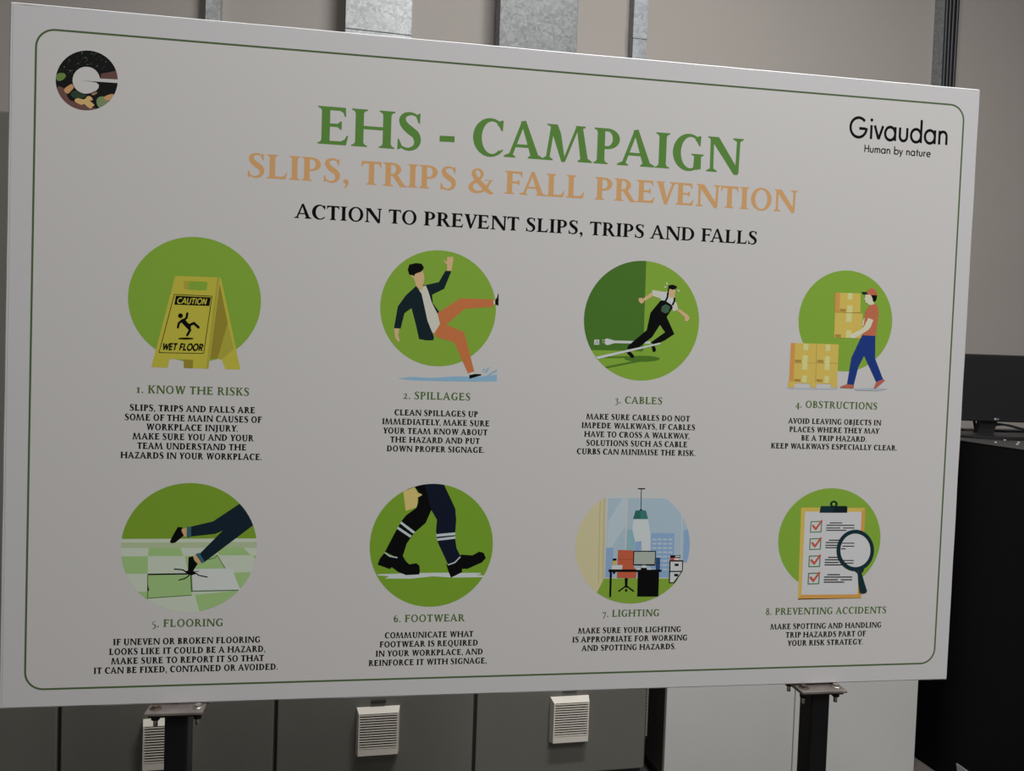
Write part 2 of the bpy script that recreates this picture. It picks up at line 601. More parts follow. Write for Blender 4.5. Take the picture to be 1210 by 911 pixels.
TY = 1.93
xa, xb = on(408.5, 15, 1, TY).x, on(487, 15, 1, TY).x
trunk(xa, xb, TY, [on(450, 38, 1, TY).z], 'wide galvanised trunking with a lid seam, the left one of two')
xa, xb = on(591, 15, 1, TY).x, on(683, 15, 1, TY).x
trunk(xa, xb, TY, [], 'wide galvanised trunking, the right one of two, its left side in shadow', m=M_GALV_DIM)


def strut(xa, xb, yf, label, joints=(), m=M_GALVD):
    """slotted channel: two flanges and lips turned in"""
    t = empty('strut_channel', ((xa + xb) / 2, YB, 2.1), label, 'strut', 'galvanised struts on the back wall')
    O_ = Vector(t.location)
    b = MB()
    w_, th = xb - xa, .003
    prof = [(xa, yf), (xb, yf), (xb, YB - .001), (xb - th, YB - .001), (xb - th, yf + th), (xa + th, yf + th), (xa + th, YB - .001), (xa, YB - .001)]
    b.prism(prof, 2, 2.1, CEIL - .001, m)
    for k, v in enumerate(b.v): b.v[k] = tuple(Vector(v) - O_)
    b.build('channel', t)
    for z in joints:
        b = MB()
        b.box(xa - .002, xb + .002, yf - .0025, yf + .01, z[0], z[1], M_GALVD, .0008)
        for k, v in enumerate(b.v): b.v[k] = tuple(Vector(v) - O_)
        b.build('coupler', t)
    return t


SY = 1.99
strut(on(243, 10, 1, SY).x, on(260.5, 10, 1, SY).x, SY, 'narrow galvanised strut leftmost on the back wall', m=M_GALV)
jz = [(on(757, 46, 1, SY).z, on(757, 22.5, 1, SY).z)]
strut(on(749.5, 10, 1, SY).x, on(765.5, 10, 1, SY).x, SY, 'narrow galvanised strut with a coupler, right of the wide trunkings', jz)
xr0, xr1 = on(1115, 20, 1, SY).x, on(1131, 20, 1, SY).x
strut(xr0, xr1, SY, 'galvanised strut at the far right carrying black cables')
nc = 4
for k in range(nc):
    x = xr0 + .008 + (xr1 - xr0 - .014) * k / (nc - 1)
    b = MB()
    r = .0075
    pts = [(x + .002 * math.sin(z * 3 + k), SY - r - .0003, z) for z in [2.3 + .12 * q for q in range(16)]]
    O_ = Vector((x, SY - r, 2.3))
    b.tube([Vector(p) - O_ for p in pts], r, M_CABLE, 8)
    o = b.build('power_cable')
    o.location = O_
    tag(o, ['black cable on the far right strut, left edge of the bundle', 'black cable on the far right strut, second from the left',
            'black cable on the far right strut, second from the right', 'black cable on the far right strut, right edge of the bundle'][k],
        'cable', 'cables on the right strut')

# ------------------------------------------------------------------ the display board
BW, BH, ZB = 1.5, 1.0, 0.97
board = empty('display_board', ROT @ Vector((BW / 2, 0, 0)),
              'large white printed safety board on two black posts', 'board', rz=-PHI)


def bp(px, py):
    """photo pixel -> (x, z) on the board's face, in the board's own frame"""
    d = fwd + R_ * ((px - IW / 2) / F_PX) - U_ * ((py - IH / 2) / F_PX)
    p = CAM_B + d * (-CAM_B.y / d.y)
    return (p.x - BW / 2, p.z)


# panel: banner stretched over a frame, its edge folded round
corners = [bp(1.5, 837), bp(1118, 802.5), bp(1157.5, 107.3), bp(15, 4)]
cxm = sum(c[0] for c in corners) / 4
czm = sum(c[1] for c in corners) / 4
loops = [(-.0009, 0), (-.0001, .0022), (.0009, .0002), (.0030, .0012), (.0048, .0040), (.0054, .0085), (.0054, .034), (.003, .036)]


def loop(off, depth, rad=.004):
    """rounded quadrilateral pushed out by off"""
    pts = []
    n = len(corners)
    for i in range(n):
        p, a, c = Vector(corners[i]), Vector(corners[i - 1]), Vector(corners[(i + 1) % n])
        e1, e2 = (p - a).normalized(), (c - p).normalized()
        n1, n2 = Vector((e1.y, -e1.x)), Vector((e2.y, -e2.x))
        # the fold stands out less along the foot of the board and at the right than at the left
        o1, o2 = (off * {0: 1.0, 1: .25, 2: .5, 3: .7}[k_] if off > 0 else off for k_ in (i, (i + 1) % n))
        den = n1.x * n2.y - n1.y * n2.x
        q = p + Vector(((o1 * n2.y - o2 * n1.y) / den, (o2 * n1.x - o1 * n2.x) / den))
        r = max(.0005, rad + off * .2)
        ctr = q - (n1 + n2) / (1 + n1.dot(n2)) * r
        for k in range(5):
            t = k / 4
            nn = (n1 * (1 - t) + n2 * t).normalized()
            pts.append(ctr + nn * r)
        # points along the edge so that the cloth can be a little uneven
        for k in range(1, 24):
            pass
    out = []
    for i in range(len(pts)):
        p, q = pts[i], pts[(i + 1) % len(pts)]
        m_ = 40 if i % 5 == 4 else 1
        for k in range(m_):
            s = p + (q - p) * (k / m_)
            out.append(s)
    return [(s.x, depth, s.y) for s in out]


NL = None
b = MB()
vs, fs = [], []
for off, dep in loops:
    lp = loop(off, dep, .0018)
    NL = len(lp) if NL is None else NL
    if len(lp) != NL:
        raise RuntimeError('loop size')
    for (x, y, z) in lp:
        # slight puckers of the folded vinyl near the edge
        pk = .0007 * math.sin(x * 37 + z * 23) * math.sin(x * 11 - z * 17) if off > .0005 else 0
        vs.append((x, y + abs(pk), z))
for k in range(len(loops) - 1):
    fs += [(k * NL + i, k * NL + (i + 1) % NL, (k + 1) * NL + (i + 1) % NL, (k + 1) * NL + i) for i in range(NL)]
b.add(vs, fs, M_BANNER, True)
front = [(v[0], v[1], v[2]) for v in vs[:NL]]
b.add(front, [tuple(range(NL))], M_BANNER, False)
back = vs[-NL:]
b.add(back, [tuple(range(NL))[::-1]], M_BANNER, False)
panel = b.build('panel', board)

INK0 = -.00008          # first printed layer lies this far in front of the vinyl
STEP = .000012


class Ink:
    """one printed part: flat polygons in board coordinates, each later one printed over the earlier"""
    def __init__(s, base=0):
        s.b = MB()
        s.n = base

    def poly(s, pts, m, hole=None):
        if len(pts) < 3:
            return
        y = INK0 - STEP * s.n
        s.n += 1
        ring = [[Vector((p[0], p[1], 0)) for p in pts]]
        allp = list(pts)
        if hole:
            ring.append([Vector((p[0], p[1], 0)) for p in hole])
            allp += list(hole)
        tri = tessellate_polygon(ring)
        fs = []
        for f in tri:
            a, b_, c = (allp[i] for i in f)
            ar = (b_[0] - a[0]) * (c[1] - a[1]) - (c[0] - a[0]) * (b_[1] - a[1])
            if abs(ar) < 1e-13:
                continue
            fs.append(tuple(f) if ar > 0 else tuple(f)[::-1])
        if fs:
            s.b.add([(p[0], y, p[1]) for p in allp], fs, m)

    def build(s, name, parent=board):
        return s.b.build(name, parent)


# ---- printed border line
def rrect(l, r, bt, tp, rad, n=8):
    out = []
    for cx_, cz_, a0 in ((r - rad, bt + rad, -90), (r - rad, tp - rad, 0), (l + rad, tp - rad, 90), (l + rad, bt + rad, 180)):
        for k in range(n + 1):
            a = math.radians(a0 + 90 * k / n)
            out.append((cx_ + rad * math.cos(a), cz_ + rad * math.sin(a)))
    return out


G_LINE = ink('print_border_green', (66, 82, 48))
# follow the printed line's own slightly stretched course
tl_, tr_, br_, bl2 = bp(43, 33.5), bp(1139.5, 125), bp(1103.5, 783.5), bp(29.3, 815)


def warp(l, r, bt, tp, rad):
    """unit-square bilinear version of a rounded rectangle through the four traced corners"""
    W_, H_ = BW * .96, BH * .93
    pts = rrect(l, W_ - r, bt, H_ - tp, rad)
    res = []
    for x, z in pts:
        s, t = x / W_, z / H_
        q = [(1 - t) * ((1 - s) * bl2[k] + s * br_[k]) + t * ((1 - s) * tl_[k] + s * tr_[k]) for k in (0, 1)]
        res.append(tuple(q))
    return res


I = Ink()
field = warp(0, 0, 0, 0, .025)
I.poly(warp(-.0014, -.0014, -.0014, -.0014, .0264), G_LINE, warp(.0014, .0014, .0014, .0014, .0236))
I.build('border_line')
I = Ink(-4)
I.poly(field, M_PRINTWHITE)
I.build('printed_field')

# ---------------------------------------------------------------- lettering: a wedge-serif roman drawn stroke by stroke
def stroke_poly(pts, ws):
    L, Rr = [], []
    n = len(pts)
    for i in range(n):
        a, c = Vector(pts[max(i - 1, 0)]), Vector(pts[min(i + 1, n - 1)])
        t = (c - a)
        t = t.normalized() if t.length else Vector((1, 0))
        nn = Vector((-t.y, t.x))
        p = Vector(pts[i])
        L.append(tuple(p + nn * ws[i] / 2))
        Rr.append(tuple(p - nn * ws[i] / 2))
    return L + Rr[::-1]


def vstroke(spec, n=4):
    """spec: (x, y, width) control points -> smooth variable-width stroke"""
    p3 = smooth_open([tuple(s) for s in spec], n) if len(spec) > 2 else spec
    return stroke_poly([(q[0], q[1]) for q in p3], [q[2] for q in p3])


class Roman:
    def __init__(s, S, T):
        s.S, s.T = S, T
        s.cache = {}

    def stem(s, x, w, bl=1, br=1, tl=1, tr=1, y0=0, y1=1, k=.095):
        e, h = .035, .115
        P = []
        x0, x1 = x, x + w
        P += [(x0 - bl * k, y0), (x1 + br * k, y0)]
        if br: P += [(x1 + br * k, y0 + e), (x1 + br * k * .35, y0 + e + .022), (x1, y0 + h)]
        if tr: P += [(x1, y1 - h), (x1 + tr * k * .35, y1 - e - .022), (x1 + tr * k, y1 - e)]
        P += [(x1 + tr * k, y1), (x0 - tl * k, y1)]
        if tl: P += [(x0 - tl * k, y1 - e), (x0 - tl * k * .35, y1 - e - .022), (x0, y1 - h)]
        if bl: P += [(x0, y0 + h), (x0 - bl * k * .35, y0 + e + .022), (x0 - bl * k, y0 + e)]
        return P

    def diag(s, xa, ya, xb, yb, w):
        return [(xa - w / 2, ya), (xa + w / 2, ya), (xb + w / 2, yb), (xb - w / 2, yb)]

    def foot(s, x, w, l, r, y=0, d=1):
        e, h = .035, .10
        return [(x - w / 2 - l, y), (x + w / 2 + r, y), (x + w / 2 + r, y + d * e), (x + w / 2 * .98, y + d * h),
                (x - w / 2 * .98, y + d * h), (x - w / 2 - l, y + d * e)]

    def bowl(s, xs, xc, yc, rx, ry, w, t, n=12):
        o = [(xc + rx * math.cos(a), yc + ry * math.sin(a)) for a in [PI / 2 - PI * k / n for k in range(n + 1)]]
        i = [(xc + (rx - w) * math.cos(a), yc + (ry - t) * math.sin(a)) for a in [-PI / 2 + PI * k / n for k in range(n + 1)]]
        return [(xs, yc + ry)] + o + [(xs, yc - ry), (xs, yc - ry + t)] + i + [(xs, yc + ry - t)]

    def arc(s, cx, cy, rx, ry, ix, iy, a0, a1, n=22, sh=0.0):
        A = [math.radians(a0 + (a1 - a0) * k / n) for k in range(n + 1)]
        o = [(cx + rx * math.cos(a), cy + ry * math.sin(a)) for a in A]
        i = [(cx + sh + ix * math.cos(a), cy + iy * math.sin(a)) for a in A[::-1]]
        return o + i

    def arm(s, x0, x1, y, t, up, dn, flip=False):
        """horizontal arm with a wedge at its right end reaching up and/or down"""
        P = [(x0, y), (x1 - .14, y)]
        if dn: P += [(x1 - .075, y - dn * .4), (x1 - .045, y - dn), (x1 - .005, y - dn)]
        P += [(x1 + .012 * (1 if up else 0), y + t + up), (x1 - .03, y + t + up)] if up else [(x1, y + t)]
        if up: P += [(x1 - .07, y + t + up * .42), (x1 - .15, y + t)]
        P += [(x0, y + t)]
        if dn and not up:
            pass
        return P

    def g(s, ch):
        if ch in s.cache:
            return s.cache[ch]
        r = s.make(ch)
        s.cache[ch] = r
        return r

    def make(s, c):
        S, T = s.S, s.T
        D = S * 1.06
        if c == ' ': return [], .34
        if c == '.': return [circ(.13, .075, .095, .095, 12)], .29
        if c == ',': return [circ(.14, .08, .098, .095, 12), vstroke([(.19, .09, .10), (.19, -.03, .095), (.14, -.14, .06), (.07, -.21, .03)])], .29
        if c == '-': return [[(.03, .29), (.42, .30), (.42, .46), (.03, .45)]], .46
        if c == 'A':
            return [s.diag(.105, 0, .44, .97, T * 1.25), [(.37, 1.0), (.50, 1.035), (.50 + .012, 1.035), (.80 + D * .46, .02), (.80 - D * .54, .02), (.43, .84)],
                    [(.20, .29), (.70, .29), (.69, .29 + T), (.22, .29 + T)], s.foot(.105, T * 1.2, .11, .10), s.foot(.79, D, .085, .10)], .97
        if c == 'B':
            return [s.stem(.10, S, 1, 0, 1, 0), s.bowl(.10 + S * .5, .36, .745, .315, .255, S * .88, T), s.bowl(.10 + S * .5, .38, .265, .36, .265, S * .95, T)], .79
        if c == 'C' or c == 'G':
            P = [s.arc(.50, .5, .455, .53, .455 - S * .86, .53 - T, 50, 313, 26, .05)]
            P.append([(.80, .985), (.845, .985), (.83, .70), (.79, .70), (.74, .80), (.68, .86), (.70, .94)])
            if c == 'C':
                P.append([(.80, .115), (.86, .17), (.84, .20), (.77, .155), (.74, .11)])
                return P, .90
            P.append([(.64, .05), (.72, .015), (.86, .05), (.86, .40), (.93, .435), (.93, .47), (.58, .47), (.58, .435), (.66, .40)])
            return P, .97
        if c == 'D':
            return [s.stem(.10, S, 1, 0, 1, 0), s.bowl(.10 + S * .5, .42, .5, .50, .5, S * .98, T, 16)], .99
        if c in 'EF':
            P = [s.stem(.10, S, 1, 1 if c == 'F' else 0, 1, 0)]
            P.append([(.10, 1.0), (.70, 1.0), (.71, .76), (.675, .76), (.64, .86), (.56, 1 - T * 1.1), (.10, 1 - T * 1.1)])
            P.append([(.10 + S * .5, .47), (.50, .47), (.57, .41), (.605, .41), (.605, .63), (.57, .63), (.50, .47 + T * 1.05), (.10 + S * .5, .47 + T * 1.05)])
            if c == 'E':
                P.append([(.10, 0), (.72, 0), (.775, .26), (.735, .26), (.68, .15), (.58, T * 1.15), (.10, T * 1.15)])
                return P, .82
            return P, .74
        if c == 'H':
            return [s.stem(.10, S), s.stem(.78 - S * .0 + (.02 if S > .15 else .03), S), [(.12, .47), (.86, .47), (.86, .47 + T * 1.05), (.12, .47 + T * 1.05)]], 1.10 + (S - .2) * .9
        if c == 'I': return [s.stem(.11, S)], .22 + S
        if c == 'J':
            return [s.stem(.13, S, 0, 0, 1, 1, .05, 1), vstroke([(.13 + S / 2, .12, S), (.12 + S / 2, -.05, S * .86), (.04, -.19, .10), (-.06, -.25, .05)])], .25 + S
        if c == 'K':
            return [s.stem(.10, S), s.diag(.10 + S, .46, .72, .97, T * 1.45), s.foot(.72, T, .12, .11, 1, -1),
                    [(.10 + S + .02, .56), (.10 + S + .16, .64), (.76 + .10, .05), (.93, .0), (.93 - .30, -.005)]], .92
        if c == 'L':
            return [s.stem(.10, S, 1, 0, 1, 1), [(.10, 0), (.70, 0), (.755, .28), (.715, .28), (.655, .15), (.56, T * 1.15), (.10, T * 1.15)]], .78
        if c == 'M':
            return [s.diag(.12, 0, .245, .97, T * 1.2), [(.08, 1.0), (.10, .965), (.17, .94), (.50, -.02), (.57, -.035), (.60, .02), (.42 + S * .25, 1.0 - .25), (.33 + S * .2, 1.0)],
                    [(.53, -.02), (.53 + T * .9, -.02), (.90 + T * .9, 1.0), (.89, 1.0)], [(.86, 1), (1.14, 1), (1.14, .965), (1.07, .93), (1.15 + S * .45, .0), (1.15 - S * .55, 0), (.90, .93)],
                    s.foot(.12, T * 1.1, .10, .10), s.foot(1.14, S, .085, .10)], 1.34 + (S - .2) * .5
        if c == 'N':
            xr = .93
            return [s.diag(.175, 0, .165, .94, T * 1.2), [(.03, 1), (.05, .965), (.13, .92), (.82, -.045), (.94, -.045), (.95, .1), (.33 + S * .12, 1)],
                    s.diag(xr - .02, 0, xr, .94, T * 1.2), s.foot(.175, T, .11, .11), s.foot(xr, T, .12, .10, 1, -1)], 1.06
        if c in 'OQ':
            o = [(.50 + .455 * math.cos(2 * PI * k / 40), .5 + .53 * math.sin(2 * PI * k / 40)) for k in range(40)]
            i = [(.50 + (.455 - S * .9) * math.cos(2 * PI * k / 40 - .0) + 0, .5 + (.53 - T) * math.sin(2 * PI * k / 40)) for k in range(40)]
            P = [s.arc(.50, .5, .455, .53, .455 - S * .9, .53 - T, 90, 271, 20), s.arc(.50, .5, .455, .53, .455 - S * .9, .53 - T, -90, 91, 20)]
            if c == 'Q':
                P.append(vstroke([(.42, .03, .08), (.58, -.04, .15), (.78, -.17, .12), (1.02, -.22, .04)]))
            return P, 1.0
        if c == 'P':
            return [s.stem(.10, S, 1, 1, 1, 0), s.bowl(.10 + S * .5, .38, .71, .345, .29, S * .95, T)], .77
        if c == 'R':
            return [s.stem(.10, S, 1, 1, 1, 0), s.bowl(.10 + S * .5, .37, .725, .335, .275, S * .95, T), [(.34, .50), (.46 + S * .45, .52), (.83, .075), (.93, .03), (.93, -.005), (.68, -.02)]], .90
        if c == 'S':
            k = S / .2
            return [vstroke([(.57, .86, .05), (.50, .945, .065), (.36, .98, T), (.21, .925, .12 * k), (.155, .80, .165 * k), (.215, .66, .195 * k), (.36, .53, .215 * k),
                             (.50, .42, .20 * k), (.555, .26, .17 * k), (.50, .10, .12 * k), (.34, .02, T), (.19, .05, .07), (.10, .12, .055)], 4),
                    [(.575, 1.0), (.615, 1.0), (.61, .73), (.575, .73), (.53, .84), (.50, .93)], [(.075, 0), (.04, .0), (.045, .28), (.08, .28), (.13, .16), (.17, .06)]], .70
        if c == 'T':
            x = .41 - S / 2
            return [s.stem(x, S, 1, 1, 0, 0), [(.04, 1.02), (.07, 1.0), (.78, 1.0), (.79, .76), (.755, .76), (.71, .87), (.62, 1 - T * 1.15), (.19, 1 - T * 1.15), (.11, .87), (.055, .76), (.02, .76)]], .81
        if c == 'U':
            return [s.stem(.11, S, 0, 0, 1, 1, .35, 1), vstroke([(.11 + S / 2, .42, S), (.115 + S / 2, .25, S * .95), (.20 + S / 2, .085, S * .62), (.42 + S * .2, .015, T * 1.15), (.62, .06, T * 1.1), (.735, .18, T * 1.15), (.77, .40, T * 1.2), (.77, .6, T * 1.2)]),
                    s.diag(.77, .55, .77, .95, T * 1.2), s.foot(.77, T * 1.1, .11, .11, 1, -1)], .97
        if c == 'V':
            return [[(.05, 1.0), (.06, .965), (.13, .93), (.43, -.03), (.53, -.03), (.56, .1), (.30 + S * .35, .93), (.36 + S * .35, .965), (.37 + S * .3, 1.0)],
                    s.diag(.49, -.01, .80, .95, T * 1.3), s.foot(.80, T, .12, .10, 1, -1)], .93
        if c == 'W':
            return [[(.04, 1.0), (.05, .965), (.12, .93), (.36, -.03), (.46, -.03), (.49, .1), (.27 + S * .35, .93), (.33 + S * .35, .965), (.33 + S * .35, 1.0)],
                    s.diag(.43, -.01, .64, .97, T * 1.25), [(.54, 1.0), (.60, .93), (.83, -.03), (.93, -.03), (.96, .1), (.74 + S * .35, .95), (.72 + S * .35, 1.0)],
                    s.diag(.90, -.01, 1.18, .95, T * 1.3), s.foot(1.18, T, .12, .10, 1, -1)], 1.30
        if c == 'X':
            return [s.diag(.14, 0, .70, 1, T * 1.4), s.diag(.71, 0, .18, 1, S * 1.1), s.foot(.14, T, .10, .12), s.foot(.70, T, .12, .10, 1, -1),
                    s.foot(.71, S, .08, .10), s.foot(.18, S, .10, .08, 1, -1)], .87
        if c == 'Y':
            x = .42 - S / 2
            return [s.stem(x, S, 1, 1, 0, 0, 0, .46), [(.02, 1), (.03, .965), (.10, .93), (x, .42), (x + S, .42), (x + S * .98, .47), (.26 + S * .35, .93), (.31 + S * .35, .965), (.32 + S * .35, 1)],
                    s.diag(x + S - T * .7, .43, .75, .95, T * 1.3), s.foot(.75, T, .12, .10, 1, -1)], .86
        if c == 'Z':
            return [[(.06, 1.0), (.72, 1.0), (.72, .95), (.66, 1 - T * 1.1), (.18, 1 - T * 1.1), (.11, .87), (.085, .77), (.05, .77)],
                    [(.52 - S * .05, .95), (.73, .95), (.28, .05), (.05, .05)],
                    [(.05, .0), (.72, 0), (.765, .26), (.725, .26), (.67, .15), (.58, T * 1.15), (.05, T * 1.15)]], .80
        if c == '&':
            up_ = [(.93, .50, .05), (.86, .42, .09), (.76, .22, T * 1.2), (.62, .07, T * 1.2), (.40, -.01, .11), (.20, .05, .16), (.12, .20, .18), (.20, .36, .14), (.38, .50, T * 1.2)]
            top_ = [(.36, .48, T * 1.2), (.52, .64, .11), (.56, .80, .13), (.47, .95, .10), (.36, .975, T), (.25, .90, .13), (.23, .77, .17), (.27, .66, .18)]
            leg_ = [(.25, .72, .17), (.36, .54, .20), (.56, .32, .21), (.78, .09, .19), (.90, -.01, .14), (1.02, -.02, .06)]
            return [vstroke(up_, 5), vstroke(top_, 5), vstroke(leg_, 5), [(.66, .545), (1.0, .545), (1.0, .51), (.66, .51)]], 1.06
        # text figures
        if c == '1': return [s.stem(.12, S, 1, 1, 0, 0, 0, .66), [(.02, .64), (.12, .70), (.12 + S, .72), (.12 + S, .55), (.12, .58), (.02, .59)]], .30 + S
        if c == '2': return [vstroke([(.07, .50, .05), (.16, .64, .08), (.30, .68, .11), (.42, .58, .15), (.38, .38, .14), (.22, .18, .10), (.08, .05, .06)]), [(.06, 0), (.56, 0), (.58, .17), (.54, .17), (.48, .13), (.06, .12)]], .64
        if c == '3': return [vstroke([(.08, .52, .05), (.17, .64, .08), (.32, .67, .11), (.40, .55, .14), (.32, .40, .10), (.20, .33, .06), (.36, .28, .10), (.44, .10, .16), (.36, -.12, .12), (.20, -.22, .07), (.05, -.22, .06)])], .56
        if c == '4': return [s.diag(.44, -.28, .44, .68, S * .9), [(.40, .70), (.48, .70), (.14, .09), (.06, .09)], [(.05, .02), (.62, .02), (.62, .12), (.06, .12)]], .66
        if c == '5': return [[(.14, .68), (.47, .68), (.50, .78), (.47, .80), (.44, .74), (.14, .74)], s.diag(.13, .30, .17, .72, .07), vstroke([(.13, .34, .06), (.28, .36, .10), (.42, .24, .16), (.44, .06, .17), (.36, -.12, .12), (.20, -.22, .07), (.05, -.22, .06)])], .58
        if c == '6': return [s.arc(.33, .30, .27, .32, .27 - S * .85, .32 - T, 0, 360, 24), vstroke([(.09, .35, S * .8), (.12, .62, S * .8), (.27, .86, .10), (.48, 1.0, .04)])], .66
        if c == '7': return [[(.05, .68), (.56, .68), (.56, .62), (.46, .55), (.14, .55), (.09, .46), (.05, .46)], [(.43, .60), (.56, .66), (.28, -.24), (.15, -.24)]], .60
        if c == '8': return [s.arc(.31, .76, .22, .25, .22 - S * .6, .25 - T, 0, 360, 24), s.arc(.31, .27, .27, .29, .27 - S * .75, .29 - T, 0, 360, 24)], .64
        raise KeyError(c)

    KERN = {'FA': -.10, 'AV': -.13, 'VO': -.05, 'TA': -.09, 'LY': -.12, 'PA': -.08, 'AT': -.10, 'AY': -.12, 'WA': -.10, 'YO': -.06, 'AW': -.10,
            'KW': -.05, 'LT': -.08, 'TO': -.03, 'RT': -.03, 'LA': .02, 'Y.': -.10, 'Y,': -.10, 'F ': -.04, 'VE': -.06, 'EV': -.09, 'OV': -.05, 'LK': .01, 'RV': -.04, 'P ': -.05, 'IA': -.03, 'AC': -.03, 'CT': -.02, 'NT': -.03}

    def layout(s, text, track=.03):
        x = 0
        out = []
        for k, ch in enumerate(text):
            if k:
                x += s.KERN.get(text[k - 1:k + 1], 0)
            P, adv = s.g(ch)
            for p in P:
                out.append([(q[0] + x, q[1]) for q in p])
            x += adv + track
        xs = [q[0] for p in out for q in p]
        x0, x1 = min(xs), max(xs)
        return [[(q[0] - x0, q[1]) for q in p] for p in out], x1 - x0


BOLD = Roman(.21, .085)
SEMI = Roman(.265, .14)
MED = Roman(.215, .115)


def line(I, font, text, xl, xr, yb, cap, m, track=.03):
    """one printed line: ends at photo columns xl, xr; baseline yb and cap height at its middle"""
    xm = (xl + xr) / 2
    z0 = bp(xm, yb)[1]
    z1 = bp(xm, yb - cap)[1]
    h = z1 - z0
    # find the ends on the baseline (a level line on the board)
    def end(x):
        lo, hi = yb - 120, yb + 120
        for _ in range(40):
            mid = (lo + hi) / 2
            if bp(x, mid)[1] > z0:
                lo = mid
            else:
                hi = mid
        return bp(x, lo)[0]
    u0, u1 = end(xl), end(xr)
    polys, wd = font.layout(text, track)
    k = (u1 - u0) / wd
    n0 = I.n
    for i, p in enumerate(polys):
        I.n = n0 + (i % 6)
        I.poly([(u0 + q[0] * k, z0 + q[1] * h) for q in p], m)
    I.n = n0


INK_GREEN = ink('print_heading_green', (78, 116, 48), (176, 172, 169))
INK_TITLE = ink('print_title_green', (62, 84, 36), (165, 161, 158))
INK_ORANGE = ink('print_orange', (186, 139, 88), (178, 174, 171))
INK_BLACK = ink('print_black', (9, 9, 9), (170, 166, 162))

I = Ink(); line(I, BOLD, 'EHS - CAMPAIGN', 375, 877, 187.5, 43, INK_GREEN); tag(I.build('heading'), 'large green serif heading at the top')
I = Ink(); line(I, BOLD, 'SLIPS, TRIPS & FALL PREVENTION', 292.6, 941.7, 230, 27, INK_ORANGE); tag(I.build('subheading'), 'orange serif line under the green heading')
I = Ink(); line(I, BOLD, 'ACTION TO PREVENT SLIPS, TRIPS AND FALLS', 347.4, 894, 273.2, 16.2, INK_BLACK); tag(I.build('intro_text'), 'black serif line under the orange line')

TEXTS = [
    (('1. KNOW THE RISKS', 161.4, 294.2, 466, 9.4), 7.5,
     [('SLIPS, TRIPS AND FALLS ARE', 153.3, 301.4, 486.8), ('SOME OF THE MAIN CAUSES OF', 147.5, 309.3, 498),
      ('WORKPLACE INJURY.', 172.7, 280.8, 509), ('MAKE SURE YOU AND YOUR', 156.2, 300, 520.2),
      ('TEAM UNDERSTAND THE', 162, 291, 531.3), ('HAZARDS IN YOUR WORKPLACE.', 142, 309.3, 542.5)]),
    (('2. SPILLAGES', 476.7, 555.5, 472.3, 8.8), 6.9,
     [('CLEAN SPILLAGES UP', 466, 564.6, 491.7), ('IMMEDIATELY, MAKE SURE', 451.4, 578.2, 502.5),
      ('YOUR TEAM KNOW ABOUT', 452.6, 575.9, 513.2), ('THE HAZARD AND PUT', 461, 566.8, 523.6), ('DOWN PROPER SIGNAGE.', 456.7, 572.4, 534.2)]),
    (('3. CABLES', 726.6, 782.3, 477.2, 8.3), 6.7,
     [('MAKE SURE CABLES DO NOT', 692.2, 815, 496.7), ('IMPEDE WALKWAYS, IF CABLES', 687, 821.2, 507), ('HAVE TO CROSS A WALKWAY,', 690, 814.6, 517.3),
      ('SOLUTIONS SUCH AS CABLE', 692.7, 812, 527.5), ('CURBS CAN MINIMISE THE RISK.', 681.5, 821.5, 537.6)]),
    (('4. OBSTRUCTIONS', 940, 1036.3, 482.7, 8.2), 6.4,
     [('AVOID LEAVING OBJECTS IN', 930.8, 1041.3, 501.5), ('PLACES WHERE THEY MAY', 932.5, 1039.3, 511.4), ('BE A TRIP HAZARD.', 946.5, 1023.9, 521.3),
      ('KEEP WALKWAYS ESPECIALLY CLEAR.', 910.7, 1059.8, 531.1)]),
    (('5. FLOORING', 179.6, 263.6, 740.4, 8.9), 7.4,
     [('IF UNEVEN OR BROKEN FLOORING', 133.4, 307.5, 760.8), ('LOOKS LIKE IT COULD BE A HAZARD,', 128.7, 313.5, 772),
      ('MAKE SURE TO REPORT IT SO THAT', 130.8, 311.8, 783), ('IT CAN BE FIXED, CONTAINED OR AVOIDED.', 110.4, 328.1, 793.8)]),
    (('6. FOOTWEAR', 464.9, 549.3, 734.6, 8.5), 6.9,
     [('COMMUNICATE WHAT', 454.6, 559.2, 753.3), ('FOOTWEAR IS REQUIRED', 448.3, 564.5, 763.8), ('IN YOUR WORKPLACE, AND', 443.6, 570.3, 774.5),
      ('REINFORCE IT WITH SIGNAGE,', 435.3, 575, 785.4)]),
    (('7. LIGHTING', 712, 779, 728.5, 8.2), 6.7,
     [('MAKE SURE YOUR LIGHTING', 682.6, 804.5, 747.6), ('IS APPROPRIATE FOR WORKING', 676, 812, 757.9), ('AND SPOTTING HAZARDS.', 686.7, 798.3, 768.1)]),
    (('8. PREVENTING ACCIDENTS', 904.8, 1047, 725.6, 8), 6.5,
     [('MAKE SPOTTING AND HANDLING', 909.8, 1041.2, 742.6), ('TRIP HAZARDS PART OF', 928.3, 1023, 752.6), ('YOUR RISK STRATEGY.', 930.4, 1019.2, 762.3)]),
]
PICS = ['wet floor sign', 'slipping man', 'tripping man', 'box carrier', 'broken tile', 'boots', 'office desk', 'clipboard']
for ((tt, xl, xr, yb, cap), bc, rows), pic in zip(TEXTS, PICS):
    I = Ink(); line(I, MED, tt, xl, xr, yb, cap, INK_TITLE, .05); tag(I.build('section_title'), 'green numbered title under the %s picture' % pic)
    I = Ink()
    for tx, a, c, y in rows:
        line(I, SEMI, tx, a, c, y, bc, INK_BLACK)
    tag(I.build('section_text'), 'black paragraph under the title of the %s picture' % pic)


